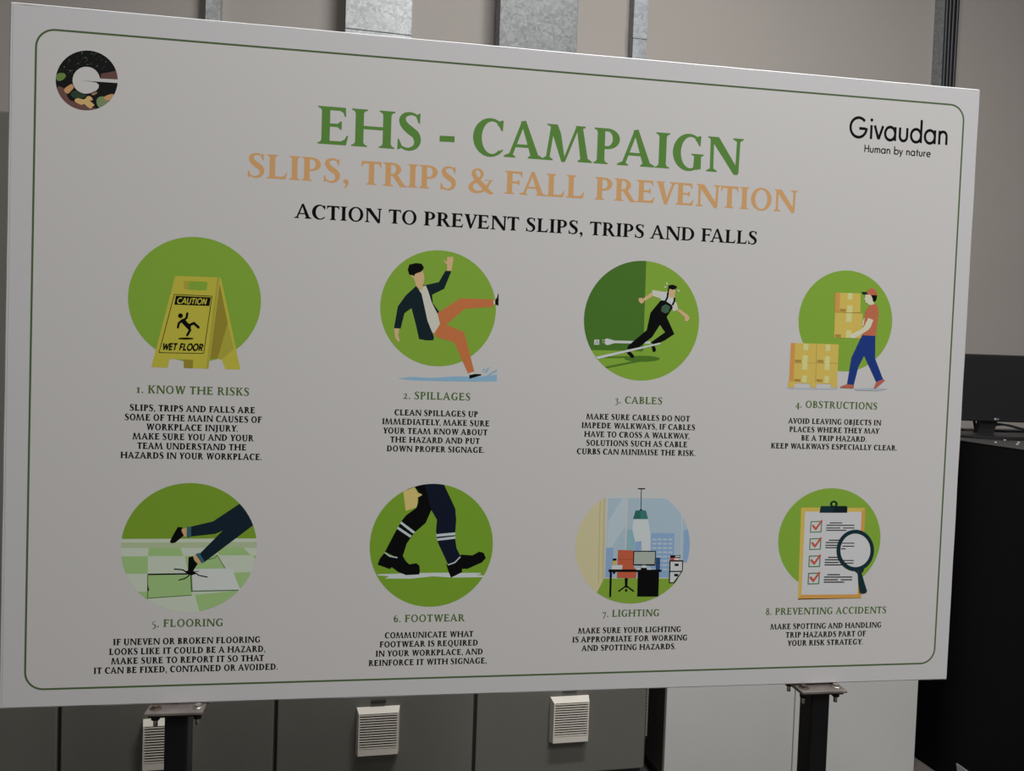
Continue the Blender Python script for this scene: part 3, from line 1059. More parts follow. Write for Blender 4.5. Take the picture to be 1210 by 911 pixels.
# ---------------------------------------------------------------- plain sans lettering drawn with an even pen
def arcp(cx, cy, rx, ry, a0, a1, n=14):
    return [(cx + rx * math.cos(math.radians(a0 + (a1 - a0) * k / n)), cy + ry * math.sin(math.radians(a0 + (a1 - a0) * k / n))) for k in range(n + 1)]


def sans(c):
    """strokes (polylines) and advance; cap height 1"""
    x = .66
    if c == ' ': return [], .38
    if c == 'G': return [arcp(.52, .5, .46, .46, 42, 360, 26) + [(.98, .46), (.56, .46)]], 1.10
    if c == 'H': return [[(.1, 0), (.1, 1)], [(.66, 0), (.66, 1)], [(.1, .53), (.66, .53)]], .78
    if c == 'i': return [[(.1, 0), (.1, x)], 'dot'], .22
    if c == 'v': return [[(.02, x), (.26, .02), (.50, x)]], .52
    if c == 'a': return [arcp(.35, .33, .29, .31, 0, 360, 22), [(.64, 0), (.64, x)]], .76
    if c == 'u': return [[(.1, x), (.1, .25)] + arcp(.31, .25, .21, .22, 180, 360, 12) + [(.52, x)]], .64
    if c == 'd': return [arcp(.35, .33, .29, .31, 0, 360, 22), [(.64, 0), (.64, 1.1)]], .76
    if c == 'b': return [arcp(.39, .33, .29, .31, 0, 360, 22), [(.1, 0), (.1, 1.1)]], .74
    if c == 'n': return [[(.1, 0), (.1, x)], [(.1, .38)] + arcp(.31, .40, .21, .22, 180, 0, 12) + [(.52, 0)]], .64
    if c == 'm': return [[(.1, 0), (.1, x)], [(.1, .40)] + arcp(.28, .42, .18, .20, 180, 0, 10) + [(.46, 0)], [(.46, .40)] + arcp(.64, .42, .18, .20, 180, 0, 10) + [(.82, 0)]], .94
    if c == 'y': return [[(.04, x), (.30, .04)], [(.54, x), (.18, -.30)]], .58
    if c == 't': return [[(.2, 0), (.2, .92)], [(.04, .60), (.36, .60)]], .38
    if c == 'r': return [[(.1, 0), (.1, x)], [(.1, .38)] + arcp(.28, .40, .18, .21, 180, 60, 8)], .40
    if c == 'e': return [[(.08, .34), (.64, .34)] + arcp(.36, .33, .28, .31, 2, 318, 20)], .70
    if c == 'C': return [arcp(.48, .5, .40, .48, 48, 312, 22)], .84
    if c == 'A': return [[(.04, 0), (.42, 1), (.80, 0)], [(.18, .3), (.66, .3)]], .84
    if c == 'U': return [[(.1, 1), (.1, .34)] + arcp(.38, .34, .28, .33, 180, 360, 12) + [(.66, 1)]], .78
    if c == 'T': return [[(.34, 0), (.34, 1)], [(.02, .94), (.66, .94)]], .68
    if c == 'I': return [[(.12, 0), (.12, 1)]], .26
    if c == 'O': return [arcp(.48, .5, .40, .47, 0, 360, 26)], .98
    if c == 'N': return [[(.1, 0), (.1, 1), (.64, 0), (.64, 1)]], .76
    if c == 'W': return [[(.02, 1), (.28, 0), (.52, .9), (.76, 0), (1.02, 1)]], 1.04
    if c == 'E': return [[(.58, .94), (.12, .94), (.12, .06), (.58, .06)], [(.12, .5), (.54, .5)]], .64
    if c == 'F': return [[(.58, .94), (.12, .94), (.12, 0)], [(.12, .48), (.52, .48)]], .60
    if c == 'L': return [[(.12, 1), (.12, .06), (.56, .06)]], .60
    if c == 'R': return [[(.12, 0), (.12, .94), (.38, .94)] + arcp(.38, .70, .24, .24, 90, -90, 10) + [(.12, .46)], [(.36, .46), (.64, 0)]], .70
    raise KeyError(c)


def pen(pts, w):
    """even-width outline of a polyline, mitred"""
    L, Rr = [], []
    n = len(pts)
    closed = n > 3 and (Vector(pts[0]) - Vector(pts[-1])).length < 1e-6
    for i in range(n):
        p = Vector(pts[i])
        a = Vector(pts[i - 1]) if i else (Vector(pts[-2]) if closed else None)
        c = Vector(pts[i + 1]) if i < n - 1 else (Vector(pts[1]) if closed else None)
        d1 = (p - a).normalized() if a is not None else None
        d2 = (c - p).normalized() if c is not None else None
        d1 = d1 or d2
        d2 = d2 or d1
        n1, n2 = Vector((-d1.y, d1.x)), Vector((-d2.y, d2.x))
        k = 1 + n1.dot(n2)
        nn = (n1 + n2) / max(k, .35)
        L.append(tuple(p + nn * w / 2))
        Rr.append(tuple(p - nn * w / 2))
    return L, Rr


def sans_line(I, text, w, place, m, track=.0):
    """place maps glyph units (x, y) to the board"""
    x = 0
    n0 = I.n
    i = 0
    for ch in text:
        st, adv = sans(ch)
        for s in st:
            I.n = n0 + i % 6
            i += 1
            if s == 'dot':
                I.poly([place(x + .1 + .082 * math.cos(q * PI / 7), .90 + .082 * math.sin(q * PI / 7)) for q in range(14)], m)
                continue
            runs = [[s[0]]]                              # break the stroke at sharp corners
            for q in range(1, len(s)):
                runs[-1].append(s[q])
                if q < len(s) - 1:
                    d1 = (Vector(s[q]) - Vector(s[q - 1])).normalized()
                    d2 = (Vector(s[q + 1]) - Vector(s[q])).normalized()
                    if d1.dot(d2) < -.2:
                        runs.append([s[q]])
            for rn, run in enumerate(runs):
                L, Rr = pen(run, w)
                y = INK0 - STEP * (I.n + .5 * (rn % 2))
                vs = [place(x + p[0], p[1]) for p in L] + [place(x + p[0], p[1]) for p in Rr]
                k = len(L)
                I.b.add([(p[0], y, p[1]) for p in vs], [(q, k + q, k + q + 1, q + 1) for q in range(k - 1)], m)
        x += adv + track
    I.n = n0 + 6
    return x


def sans_width(text, track=0.0):
    return sum(sans(c)[1] + track for c in text)


def level_place(text, xl, xr, yb, cap, track, pad0=.05, pad1=.08, slant=0):
    xm = (xl + xr) / 2
    z0 = bp(xm, yb)[1]
    h = bp(xm, yb - cap)[1] - z0
    def end(x):
        lo, hi = yb - 60, yb + 60
        for _ in range(40):
            mid = (lo + hi) / 2
            if bp(x, mid)[1] > z0: lo = mid
            else: hi = mid
        return bp(x, lo)[0]
    u0, u1 = end(xl), end(xr)
    wd = sans_width(text, track) - pad0 - pad1
    return lambda x, y: (u0 + (x - pad0) / wd * (u1 - u0), z0 + y * h)


I = Ink()
t_ = 'Givaudan'
sans_line(I, t_, .135, level_place(t_, 1003.6, 1119, 166.9, 25, .05, .02, .12), INK_BLACK, .05)
t_ = 'Human by nature'
sans_line(I, t_, .15, level_place(t_, 1021.4, 1099.3, 182.6, 8.6, .06, .05, .10), INK_BLACK, .06)
I.build('company_lettering')

# ---------------------------------------------------------------- logo mark
GREEN = ink('print_lime', (110, 140, 40), (170, 165, 160))


class Tr:
    """one zoomed crop of the photograph: its own coordinates -> board"""
    def __init__(s, ox, oy, k):
        s.ox, s.oy, s.k = ox, oy, k

    def __call__(s, x, y):
        return bp(s.ox + x * s.k, s.oy + y * s.k)

    def P(s, pts):
        return [s(*p) for p in pts]

    def disc(s, l, r, t, bt, n=72):
        """true circle on the board through the traced extremes"""
        a, c = s(l, (t + bt) / 2), s(r, (t + bt) / 2)
        e, f = s((l + r) / 2, t), s((l + r) / 2, bt)
        cx, cz = (a[0] + c[0]) / 2, (e[1] + f[1]) / 2
        rx, rz = (c[0] - a[0]) / 2, (e[1] - f[1]) / 2
        return [(cx + rx * math.cos(2 * PI * i / n), cz + rz * math.sin(2 * PI * i / n)) for i in range(n)]


T = Tr(50, 50, 110 / 1113)
cx, cy = 531.5, 456
W0 = (178, 174, 171)
WL = (160, 157, 156)
ang0 = math.degrees(math.atan2(456 - 443, 371))
outer = [(cx + 371 * math.cos(math.radians(a)), cy - 358 * math.sin(math.radians(a))) for a in [2 + (355 - 2) * k / 80 for k in range(81)]]
inner = [(526 + 164 * math.cos(math.radians(a)), 453 - 161 * math.sin(math.radians(a))) for a in [300 - (300 - 8) * k / 50 for k in range(51)]]
gpts = outer + [(905, 487), (760, 477), (620, 467), (465, 457), (600, 471), (645, 480), (678, 508), (672, 545), (645, 578)] + inner + [(695, 433)]
I = Ink()
I.poly(T.P(gpts), ink('print_logo_dark', (20, 20, 19), WL))
oc = T.P([(cx + 371 * math.cos(2 * PI * k / 60), cy - 358 * math.sin(2 * PI * k / 60)) for k in range(60)])


def blob(pts, rgb, nm, sm=True, I=None, white=WL):
    q = smooth_closed(pts, 4) if sm else pts
    I.poly(clip(T.P(q), oc), ink(nm, rgb, white))


blob([(165, 400), (200, 368), (262, 372), (282, 405), (250, 445), (200, 462), (170, 445)], (84, 104, 52), 'print_logo_leaf', True, I)
blob([(694, 428), (705, 375), (790, 360), (880, 340), (910, 400), (910, 441), (760, 434)], (84, 56, 52), 'print_logo_redbrown', False, I)
blob([(180, 540), (250, 545), (280, 600), (330, 690), (430, 720), (540, 765), (640, 790), (600, 830), (400, 830), (250, 720)], (88, 60, 54), 'print_logo_redbrown2', True, I)
blob([(262, 560), (310, 520), (355, 500), (376, 540), (345, 580), (310, 612), (275, 600)], (158, 118, 76), 'print_logo_tan', True, I)
blob([(340, 610), (400, 575), (440, 605), (520, 625), (500, 660), (400, 668), (360, 655)], (38, 52, 36), 'print_logo_deepgreen', True, I)
blob([(385, 695), (420, 668), (500, 682), (540, 645), (580, 650), (605, 690), (570, 698), (622, 748), (600, 770), (580, 792), (545, 775), (500, 740), (470, 748), (420, 728)], (168, 134, 86), 'print_logo_skin', True, I)
blob([(590, 610), (640, 595), (660, 605), (620, 632), (595, 630)], (120, 96, 72), 'print_logo_tan2', True, I)
blob([(650, 690), (680, 655), (740, 650), (770, 690), (790, 710), (745, 755), (690, 785), (655, 745)], (98, 110, 74), 'print_logo_sage', True, I)
blob([(735, 660), (790, 628), (850, 620), (845, 660), (800, 695), (760, 690)], (160, 122, 80), 'print_logo_tan', True, I)
rs = random.Random(2)
for k in range(70):
    a = math.radians(rs.uniform(35, 160)); rr = rs.uniform(.52, .95)
    x, y = cx + 371 * rr * math.cos(a), cy - 358 * rr * math.sin(a)
    s = rs.uniform(3, 9)
    blob([(x - s, y), (x, y - s * .7), (x + s, y + s * .2), (x, y + s)], [(60, 66, 60), (88, 92, 86), (46, 58, 40)][k % 3], 'print_logo_speck%d' % (k % 3), False, I)
I.build('logo_mark')


# ---------------------------------------------------------------- the eight illustrations
def illus(T, ext):
    I = Ink()
    d = T.disc(*ext)
    return I, d


class Sub(Ink):
    def __init__(s, T, base, clipto=None):
        super().__init__(base)
        s.T, s.c = T, clipto

    def p(s, pts, m, sm=0):
        q = smooth_closed(pts, sm) if sm else pts
        q = s.T.P(q)
        if s.c:
            q = clip(q, s.c)
        s.poly(q, m)

    def l(s, pts, w, m):
        """a drawn line of width w"""
        L, Rr = pen(pts, w)
        for i in range(len(L) - 1):
            n0 = s.n
            s.p([L[i], L[i + 1], Rr[i + 1], Rr[i]], m)
            s.n = n0
        s.n += 1

    def rl(s, pts, w, m):
        """a drawn line with round ends"""
        s.l(pts, w, m)
        for q in pts:
            s.p(circ(q[0], q[1], w / 2, w / 2, 14), m)


Wm = (165, 162, 158)
YEL = ink('print_yellow', (158, 148, 44), Wm)
YEL2 = ink('print_yellow_shade', (124, 110, 32), Wm)
YEL3 = ink('print_yellow_mid', (142, 134, 42), Wm)
BLK = INK_BLACK
# 1 wet floor sign on a lime disc
T = Tr(130, 270, 200 / 1012)
I, d = illus(T, (107, 903, 50, 800))
I.poly(d, GREEN)
base = I.build('illustration')
tag(base, 'lime disc with a yellow wet floor sign')
S_ = Sub(T, 2)
S_.p([(657, 297), (664, 297), (780, 843), (690, 842), (668, 785), (640, 779), (597, 780), (585, 790), (600, 560)], YEL)
S_.p([(656, 330), (704, 563), (643, 779), (598, 779)], YEL2)
S_.p([(704, 563), (740, 720), (668, 783), (643, 779)], YEL3)
S_.p([(440, 780), (500, 780), (496, 836), (441, 834)], YEL2)
S_.p([(390, 283), (655, 293), (588, 838), (495, 835), (497, 785), (357, 780), (345, 833), (247, 828)], YEL)
S_.p([(640, 296), (656, 293), (589, 838), (574, 838)], YEL3)
S_.p([(446, 312), (572, 318), (583, 324), (580, 362), (570, 370), (452, 366), (440, 358), (441, 320)], YEL3)
S_.p([(478, 316), (572, 318), (583, 324), (580, 362), (570, 370), (476, 367), (468, 344)], GREEN)
for a, c in (((385, 394), (610, 405)), ((610, 405), (560, 747)), ((560, 747), (293, 742)), ((293, 742), (385, 394))):
    S_.l([a, c], 4, BLK)
S_.p([(394, 402), (603, 412), (594, 463), (385, 455)], BLK)
sg = S_.build('floor_sign_drawing', base)
S_ = Sub(T, 30)


def pl(o, ux, uy):
    return lambda x, y: T(o[0] + ux[0] * x + uy[0] * y, o[1] + ux[1] * x + uy[1] * y)


wd = sans_width('CAUTION', .06)
sans_line(S_, 'CAUTION', .2, pl((399, 448), (178 / wd, 6 / wd), (8, -34)), YEL, .06)
wd = sans_width('WET FLOOR', .05)
sans_line(S_, 'WET FLOOR', .22, pl((313, 724), (240 / wd, 6 / wd), (9, -39)), BLK, .05)
S_.n = 38
S_.p(circ(422, 521, 14, 14), BLK)
S_.rl([(438, 552), (472, 588)], 26, BLK)
S_.rl([(446, 545), (459, 532), (463, 507)], 13, BLK)
S_.rl([(430, 550), (412, 566), (407, 590)], 13, BLK)
S_.rl([(474, 578), (502, 565), (530, 590)], 14, BLK)
S_.rl([(470, 590), (480, 606), (463, 636)], 14, BLK)
S_.p(circ(455, 657, 46, 5), BLK)
S_.build('sign_lettering', base)

# 2 slipping man
T = Tr(430, 280, 180 / 911)
I, d = illus(T, (97, 790, 79, 774))
I.poly(d, GREEN)
base = I.build('illustration')
tag(base, 'lime disc with a man slipping on a puddle')
W2 = (170, 164, 159)
PUD = ink('print_puddle', (118, 148, 164), W2)
ORG = ink('print_trouser_orange', (170, 94, 50), W2)
NVY = ink('print_dark_teal', (17, 30, 33), W2)
SHIRT = ink('print_shirt', (176, 168, 152), W2)
SKIN = ink('print_skin', (186, 146, 104), W2)
S_ = Sub(T, 2)
S_.p([(203, 847), (280, 836), (400, 843), (560, 833), (660, 836), (795, 826), (795, 863), (640, 865), (450, 862), (300, 858)], PUD)
for q in ([(708, 812), (712, 788), (724, 785), (722, 800)], [(720, 815), (742, 780), (752, 780), (735, 812)], [(735, 828), (795, 790), (797, 806), (750, 828)], [(740, 833), (795, 823), (795, 835)]):
    S_.p(q, PUD)
S_.build('puddle_drawing', base)
S_ = Sub(T, 8)
S_.p([(355, 290), (448, 270), (487, 203), (523, 205), (480, 310), (408, 345), (412, 395), (452, 450), (440, 462), (400, 420), (370, 330)], NVY)
S_.p([(440, 455), (578, 367), (775, 373), (775, 417), (602, 430), (492, 525), (440, 520)], ORG)
S_.p([(415, 578), (445, 520), (500, 528), (600, 570), (660, 805), (622, 815), (540, 628), (440, 600)], ORG)
S_.p([(775, 378), (787, 378), (787, 403), (775, 403)], SHIRT)
S_.p([(627, 814), (655, 806), (662, 820), (632, 826)], SHIRT)
S_.p([(784, 378), (796, 362), (803, 338), (806, 340), (805, 410), (785, 404)], BLK)
S_.p([(630, 826), (665, 819), (700, 820), (704, 826), (632, 848)], BLK)
S_.p([(345, 300), (370, 290), (385, 325), (405, 390), (440, 460), (455, 520), (420, 577), (395, 560), (360, 420), (330, 320)], SHIRT)
S_.p([(312, 293), (345, 340), (365, 430), (380, 500), (420, 600), (415, 617), (375, 618), (330, 610), (310, 520), (285, 425), (243, 455), (220, 547), (180, 545), (203, 415), (250, 350)], NVY)
S_.p([(180, 547), (212, 547), (205, 590), (215, 618), (205, 628), (187, 605)], SKIN)
S_.p([(497, 201), (496, 165), (472, 138), (477, 136), (494, 150), (500, 118), (508, 118), (512, 128), (518, 118), (535, 120), (533, 150), (523, 203)], SKIN)
S_.p([(276, 228), (300, 232), (320, 212), (350, 196), (362, 240), (356, 278), (350, 286), (354, 308), (340, 320), (312, 293), (300, 250)], SKIN)
S_.p([(262, 195), (272, 165), (310, 156), (345, 160), (358, 180), (355, 195), (340, 210), (305, 220), (300, 238), (294, 228), (272, 226)], BLK)
S_.build('falling_man_drawing', base)

# 3 tripping over cables
T = Tr(670, 295, 180 / 994)
I, d = illus(T, (110, 862, 72, 855))
I.poly(d, GREEN)
W3 = (173, 167, 163)
DG = ink('print_wall_green', (62, 96, 30), W3)
DG2 = ink('print_shadow_green', (66, 100, 28), W3)
I.poly(clip(T.P([(518, 60), (497, 660), (100, 655), (100, 60)]), d), DG)
base = I.build('illustration')
tag(base, 'lime disc with a man tripping over cables')
S_ = Sub(T, 3, d)
PW = ink('print_pale', (176, 174, 168), W3)
S_.p(circ(490, 712, 116, 20, 30), DG2)
S_.p([(240, 700), (400, 693), (400, 706), (245, 708)], DG2)
S_.p([(245, 764), (460, 722), (472, 732), (262, 774)], DG2)
S_.p([(470, 625), (495, 620), (490, 665), (440, 660)], DG2)
S_.p([(178, 587), (210, 587), (210, 620), (176, 620)], PW)
for q in ((194, 596), (187, 608), (201, 608)):
    S_.p(circ(q[0], q[1], 4, 4, 8), BLK)
S_.p([(228, 588), (250, 590), (250, 594), (228, 592)], PW)
S_.p([(230, 603), (250, 605), (250, 609), (230, 607)], PW)
S_.p([(248, 583), (262, 579), (300, 590), (310, 593), (545, 598), (545, 614), (310, 610), (265, 623), (248, 618)], PW)
S_.build('cable_drawing', base)
S_ = Sub(T, 14)
S_.p([(555, 262), (650, 278), (652, 310), (612, 318), (557, 302)], SHIRT)
S_.p([(497, 318), (552, 278), (564, 300), (508, 335)], SKIN)
S_.p([(465, 318), (485, 314), (505, 325), (500, 345), (485, 352), (470, 340)], SKIN)
S_.p([(700, 330), (716, 350), (725, 390), (692, 403), (675, 350)], SHIRT)
S_.p([(716, 395), (735, 388), (790, 428), (774, 446)], SKIN)
S_.p([(770, 440), (788, 428), (800, 444), (788, 468), (766, 464)], SKIN)
S_.p([(610, 285), (655, 272), (708, 312), (702, 360), (660, 372), (610, 335)], PW)
S_.p([(662, 245), (706, 255), (702, 308), (684, 316), (664, 305)], SKIN)
S_.p([(654, 285), (660, 245), (664, 232), (690, 228), (718, 240), (712, 256), (690, 262), (668, 255), (662, 285)], BLK)
for q in ((651, 221), (641, 244), (727, 268)):
    S_.p(circ(q[0], q[1], 6, 7, 8), PW)
S_.l([(658, 280), (655, 310), (642, 336)], 12, BLK)
S_.l([(702, 312), (700, 335), (688, 362)], 12, BLK)
S_.p([(612, 330), (640, 332), (684, 362), (690, 378), (650, 440), (605, 492), (555, 570), (465, 640), (430, 652), (392, 645), (400, 625), (520, 525), (545, 410), (570, 380)], BLK)
S_.p([(650, 440), (662, 465), (700, 550), (640, 590), (575, 620), (545, 606), (640, 538), (605, 488)], BLK)
S_.p([(618, 370), (645, 356), (674, 372), (662, 408), (640, 416), (614, 402)], ink('print_pocket', (56, 82, 62), W3))
S_.p([(385, 668), (415, 666), (440, 695), (430, 707), (418, 704)], BLK)
S_.p([(550, 628), (573, 630), (581, 655), (572, 668), (560, 664)], BLK)
S_.build('tripping_man_drawing', base)
S_ = Sub(T, 34, d)
S_.p([(185, 700), (605, 607), (614, 616), (200, 714)], PW)
S_.build('taut_cable_drawing', base)

# 4 carrying boxes
T = Tr(910, 305, 170 / 939)
I, d = illus(T, (185, 797, 80, 740))
I.poly(d, GREEN)
base = I.build('illustration')
tag(base, 'lime disc with a man carrying boxes')
W4 = (174, 170, 167)
BOX = ink('print_box', (192, 158, 70), W4)
BOX2 = ink('print_box_side', (190, 128, 62), W4)
TAPE = ink('print_tape', (204, 180, 116), W4)
MARK = ink('print_box_mark', (150, 116, 50), W4)
SHD = ink('print_floor_shade', (150, 154, 160), W4)
S_ = Sub(T, 2)
S_.p([(100, 848), (440, 850), (430, 860), (110, 856)], SHD)
S_.p([(135, 553), (448, 563), (437, 815), (123, 808)], BOX)
S_.p([(135, 553), (164, 555), (152, 809), (123, 806)], BOX2)
S_.l([(304, 560), (296, 812)], 3, MARK)
S_.l([(160, 683), (442, 688)], 3, MARK)
for q in ([(218, 558), (250, 559), (247, 602), (216, 600)], [(213, 635), (245, 636), (241, 730), (208, 727)], [(210, 765), (240, 767), (238, 812), (206, 810)],
          [(364, 563), (393, 564), (391, 607), (362, 605)], [(358, 640), (390, 642), (386, 732), (354, 730)], [(356, 768), (384, 770), (382, 814), (353, 813)]):
    S_.p(q, TAPE)
for q in ((163, 662, 40), (308, 664, 40), (158, 788, 40), (303, 790, 38)):
    S_.p([(q[0], q[1]), (q[0] + q[2], q[1] + 2), (q[0] + q[2] - 1, q[1] + 18), (q[0] - 1, q[1] + 16)], MARK)
S_.p([(118, 806), (440, 815), (440, 822), (117, 815)], BOX)
for x in (118, 262, 398):
    S_.p([(x, 810), (x + 40, 812), (x + 40, 846), (x - 1, 842)], BOX)
S_.p([(425, 225), (590, 230), (588, 355), (421, 352)], BOX)
S_.p([(425, 225), (456, 226), (452, 353), (421, 352)], BOX2)
S_.p([(422, 355), (603, 361), (598, 525), (416, 518)], BOX)
S_.l([(421, 353), (603, 360)], 4, MARK)
for q in ([(506, 228), (538, 229), (536, 272), (504, 270)], [(503, 308), (537, 308), (535, 355), (500, 354)], [(497, 360), (533, 361), (530, 418), (494, 416)], [(496, 470), (530, 472), (528, 522), (492, 521)]):
    S_.p(q, TAPE)
for q in ((455, 330, 40), (424, 497, 38)):
    S_.p([(q[0], q[1]), (q[0] + q[2], q[1] + 2), (q[0] + q[2] - 1, q[1] + 20), (q[0] - 1, q[1] + 18)], MARK)
S_.build('boxes_drawing', base)
S_ = Sub(T, 40)
BLU = ink('print_blue', (26, 48, 108), W4)
SHO = ink('print_shoe', (160, 84, 70), W4)
ORS = ink('print_orange_shirt', (168, 92, 62), W4)
CRM = ink('print_cream_skin', (208, 188, 152), W4)
S_.p([(550, 850), (660, 846), (770, 852), (700, 866), (560, 862)], SHD)
S_.p([(600, 445), (604, 405), (616, 388), (614, 440)], CRM)
S_.p([(598, 505), (686, 508), (684, 655), (738, 795), (692, 808), (613, 635), (575, 710), (545, 828), (502, 820), (530, 650)], BLU)
S_.p([(650, 305), (690, 300), (704, 325), (708, 355), (700, 420), (690, 508), (598, 503), (612, 420), (622, 345)], ORS)
S_.p([(640, 390), (672, 404), (655, 450), (640, 468), (570, 512), (545, 524), (515, 520), (520, 500), (590, 468), (615, 440)], CRM)
S_.p([(620, 238), (660, 238), (690, 262), (672, 288), (680, 300), (655, 306), (638, 304), (634, 292), (622, 292), (620, 278), (613, 268), (620, 255)], CRM)
S_.p([(656, 240), (697, 242), (694, 268), (684, 284), (670, 282), (666, 262)], BLK)
S_.p([(628, 238), (634, 210), (655, 196), (680, 200), (695, 220), (699, 243)], ORS)
S_.p([(595, 220), (632, 222), (634, 238), (606, 236)], NVY)
S_.p([(457, 838), (500, 822), (546, 828), (544, 850), (460, 846)], SHO)
S_.p([(692, 808), (738, 789), (749, 799), (682, 856), (675, 849)], SHO)
S_.build('carrying_man_drawing', base)

# 5 broken flooring
T = Tr(125, 560, 200 / 1072)
I, d = illus(T, (95, 957, 57, 875))
W5 = (148, 146, 143)
I.poly(d, ink('print_lime_dim', (88, 114, 24), W5))
PT = ink('print_tile_pale', (146, 152, 134), W5)
PT2 = ink('print_tile_band', (130, 140, 108), W5)
LT = ink('print_tile_green', (116, 142, 88), W5)
I.poly(clip(T.P([(60, 412), (1000, 408), (1000, 900), (60, 900)]), d), PT)
base = I.build('illustration')
tag(base, 'disc with a foot tripping on a broken tile')
S_ = Sub(T, 3, d)
S_.p([(60, 435), (1000, 430), (1000, 468), (60, 468)], PT2)
for q in ([(272, 467), (475, 467), (490, 520), (268, 520)], [(60, 522), (268, 522), (266, 632), (60, 632)], [(690, 467), (870, 465), (920, 515), (720, 515)],
          [(500, 520), (705, 512), (757, 597), (520, 602)], [(805, 625), (930, 621), (930, 722), (850, 722)],
          [(268, 640), (538, 640), (545, 765), (265, 787)], [(565, 765), (845, 737), (900, 800), (700, 880), (597, 880)], [(190, 745), (264, 745), (264, 830), (190, 800)],
          [(930, 515), (1000, 515), (1000, 540), (945, 535)]):
    S_.p(q, LT)
S_.p([(548, 602), (800, 600), (846, 722), (846, 735), (552, 740)], ink('print_tile_white', (152, 154, 146), W5))
DKG = ink('print_crack_green', (52, 76, 36), W5)
S_.l([(540, 742), (840, 736)], 6, DKG)
S_.l([(540, 640), (545, 745)], 10, DKG)
S_.l([(265, 787), (545, 767)], 4, DKG)
S_.l([(266, 640), (265, 790)], 5, DKG)
S_.l([(266, 636), (540, 632)], 9, BLK)
S_.p([(266, 690), (275, 740), (264, 740)], BLK)
S_.l([(650, 540), (690, 532), (706, 514), (756, 597)], 4, DKG)
for q in ([(535, 630), (515, 625), (490, 607), (465, 604), (432, 602)], [(535, 630), (520, 650), (500, 662), (462, 672)], [(545, 615), (565, 625), (590, 642), (645, 653)], [(550, 620), (590, 615)]):
    S_.l(q, 7 if len(q) > 2 else 4, BLK)
S_.p([(500, 615), (545, 610), (580, 630), (540, 642)], BLK)
S_.build('tile_floor_drawing', base)
S_ = Sub(T, 26, d)
NV5 = ink('print_navy', (14, 25, 33), W5)
CUF = ink('print_cuff', (40, 72, 80), W5)
SK5 = ink('print_skin_dim', (160, 122, 80), W5)
S_.p([(480, 350), (513, 341), (512, 403), (490, 390)], SK5)
S_.p([(555, 525), (572, 511), (605, 560), (583, 572)], SK5)
S_.p([(540, 333), (680, 300), (850, 187), (990, 150), (990, 290), (932, 325), (622, 560), (592, 508), (742, 357), (695, 378), (540, 395)], NV5)
S_.p([(513, 335), (541, 333), (541, 397), (513, 402)], CUF)
S_.p([(568, 508), (593, 499), (627, 555), (608, 565)], CUF)
S_.p([(457, 335), (488, 338), (478, 358), (495, 388), (470, 410), (440, 434), (415, 438), (407, 428), (425, 390)], BLK)
S_.p([(525, 527), (553, 520), (560, 545), (582, 570), (562, 600), (548, 632), (520, 630)], BLK)
S_.build('tripping_legs_drawing', base)

# 6 work boots
T = Tr(420, 560, 190 / 1018)
I, d = illus(T, (90, 870, 62, 841))
I.poly(d, ink('print_lime_mid', (92, 122, 26), (156, 152, 148)))
base = I.build('illustration')
tag(base, 'lime disc with striding legs in black boots')
W6 = (156, 152, 148)
S_ = Sub(T, 2, d)
PAL = ink('print_puddle_white', (158, 160, 154), W6)
S_.p([(140, 635), (300, 630), (500, 625), (790, 626), (796, 634), (760, 638), (830, 645), (810, 653), (620, 656), (490, 648), (350, 663), (185, 662), (215, 648), (142, 642)], PAL)
S_.build('puddle_drawing', base)
S_ = Sub(T, 4, d)
NV6 = ink('print_navy_boot', (13, 18, 30), W6)
SK6 = ink('print_hand', (194, 146, 84), W6)
S_.p([(330, 96), (380, 70), (385, 95), (335, 110)], NV6)
S_.p([(303, 112), (375, 82), (395, 122), (423, 126), (416, 144), (394, 146), (392, 210), (360, 220), (318, 235)], SK6)
S_.p([(378, 83), (440, 50), (520, 50), (500, 180), (480, 230), (445, 310), (375, 370), (325, 440), (300, 520), (280, 540), (187, 492), (240, 390), (290, 300), (320, 262), (385, 215), (397, 180), (397, 148), (425, 132), (400, 118)], BLK)
S_.p([(435, 50), (552, 50), (600, 150), (632, 220), (638, 290), (630, 400), (640, 470), (668, 525), (590, 582), (520, 430), (510, 360), (516, 290), (480, 228)], NV6)
STR = ink('print_reflective', (150, 156, 154), W6)
for q in ([(290, 300), (380, 368), (366, 378), (282, 313)], [(270, 334), (357, 391), (346, 403), (262, 346)], [(512, 381), (632, 370), (631, 387), (512, 398)], [(516, 408), (633, 394), (632, 410), (518, 423)]):
    S_.p(q, STR)
S_.p([(185, 498), (230, 525), (265, 532), (300, 518), (318, 550), (340, 572), (385, 565), (405, 580), (408, 615), (404, 636), (320, 640), (270, 620), (230, 590), (218, 602), (140, 574), (155, 535)], BLK)
S_.p([(575, 572), (620, 568), (650, 545), (668, 510), (740, 515), (785, 491), (812, 500), (826, 532), (800, 560), (710, 600), (675, 600), (675, 622), (605, 656), (590, 620)], BLK)
S_.l([(186, 498), (215, 520), (266, 530)], 7, STR)
S_.l([(585, 576), (630, 560), (664, 524)], 7, STR)
S_.build('boots_drawing', base)

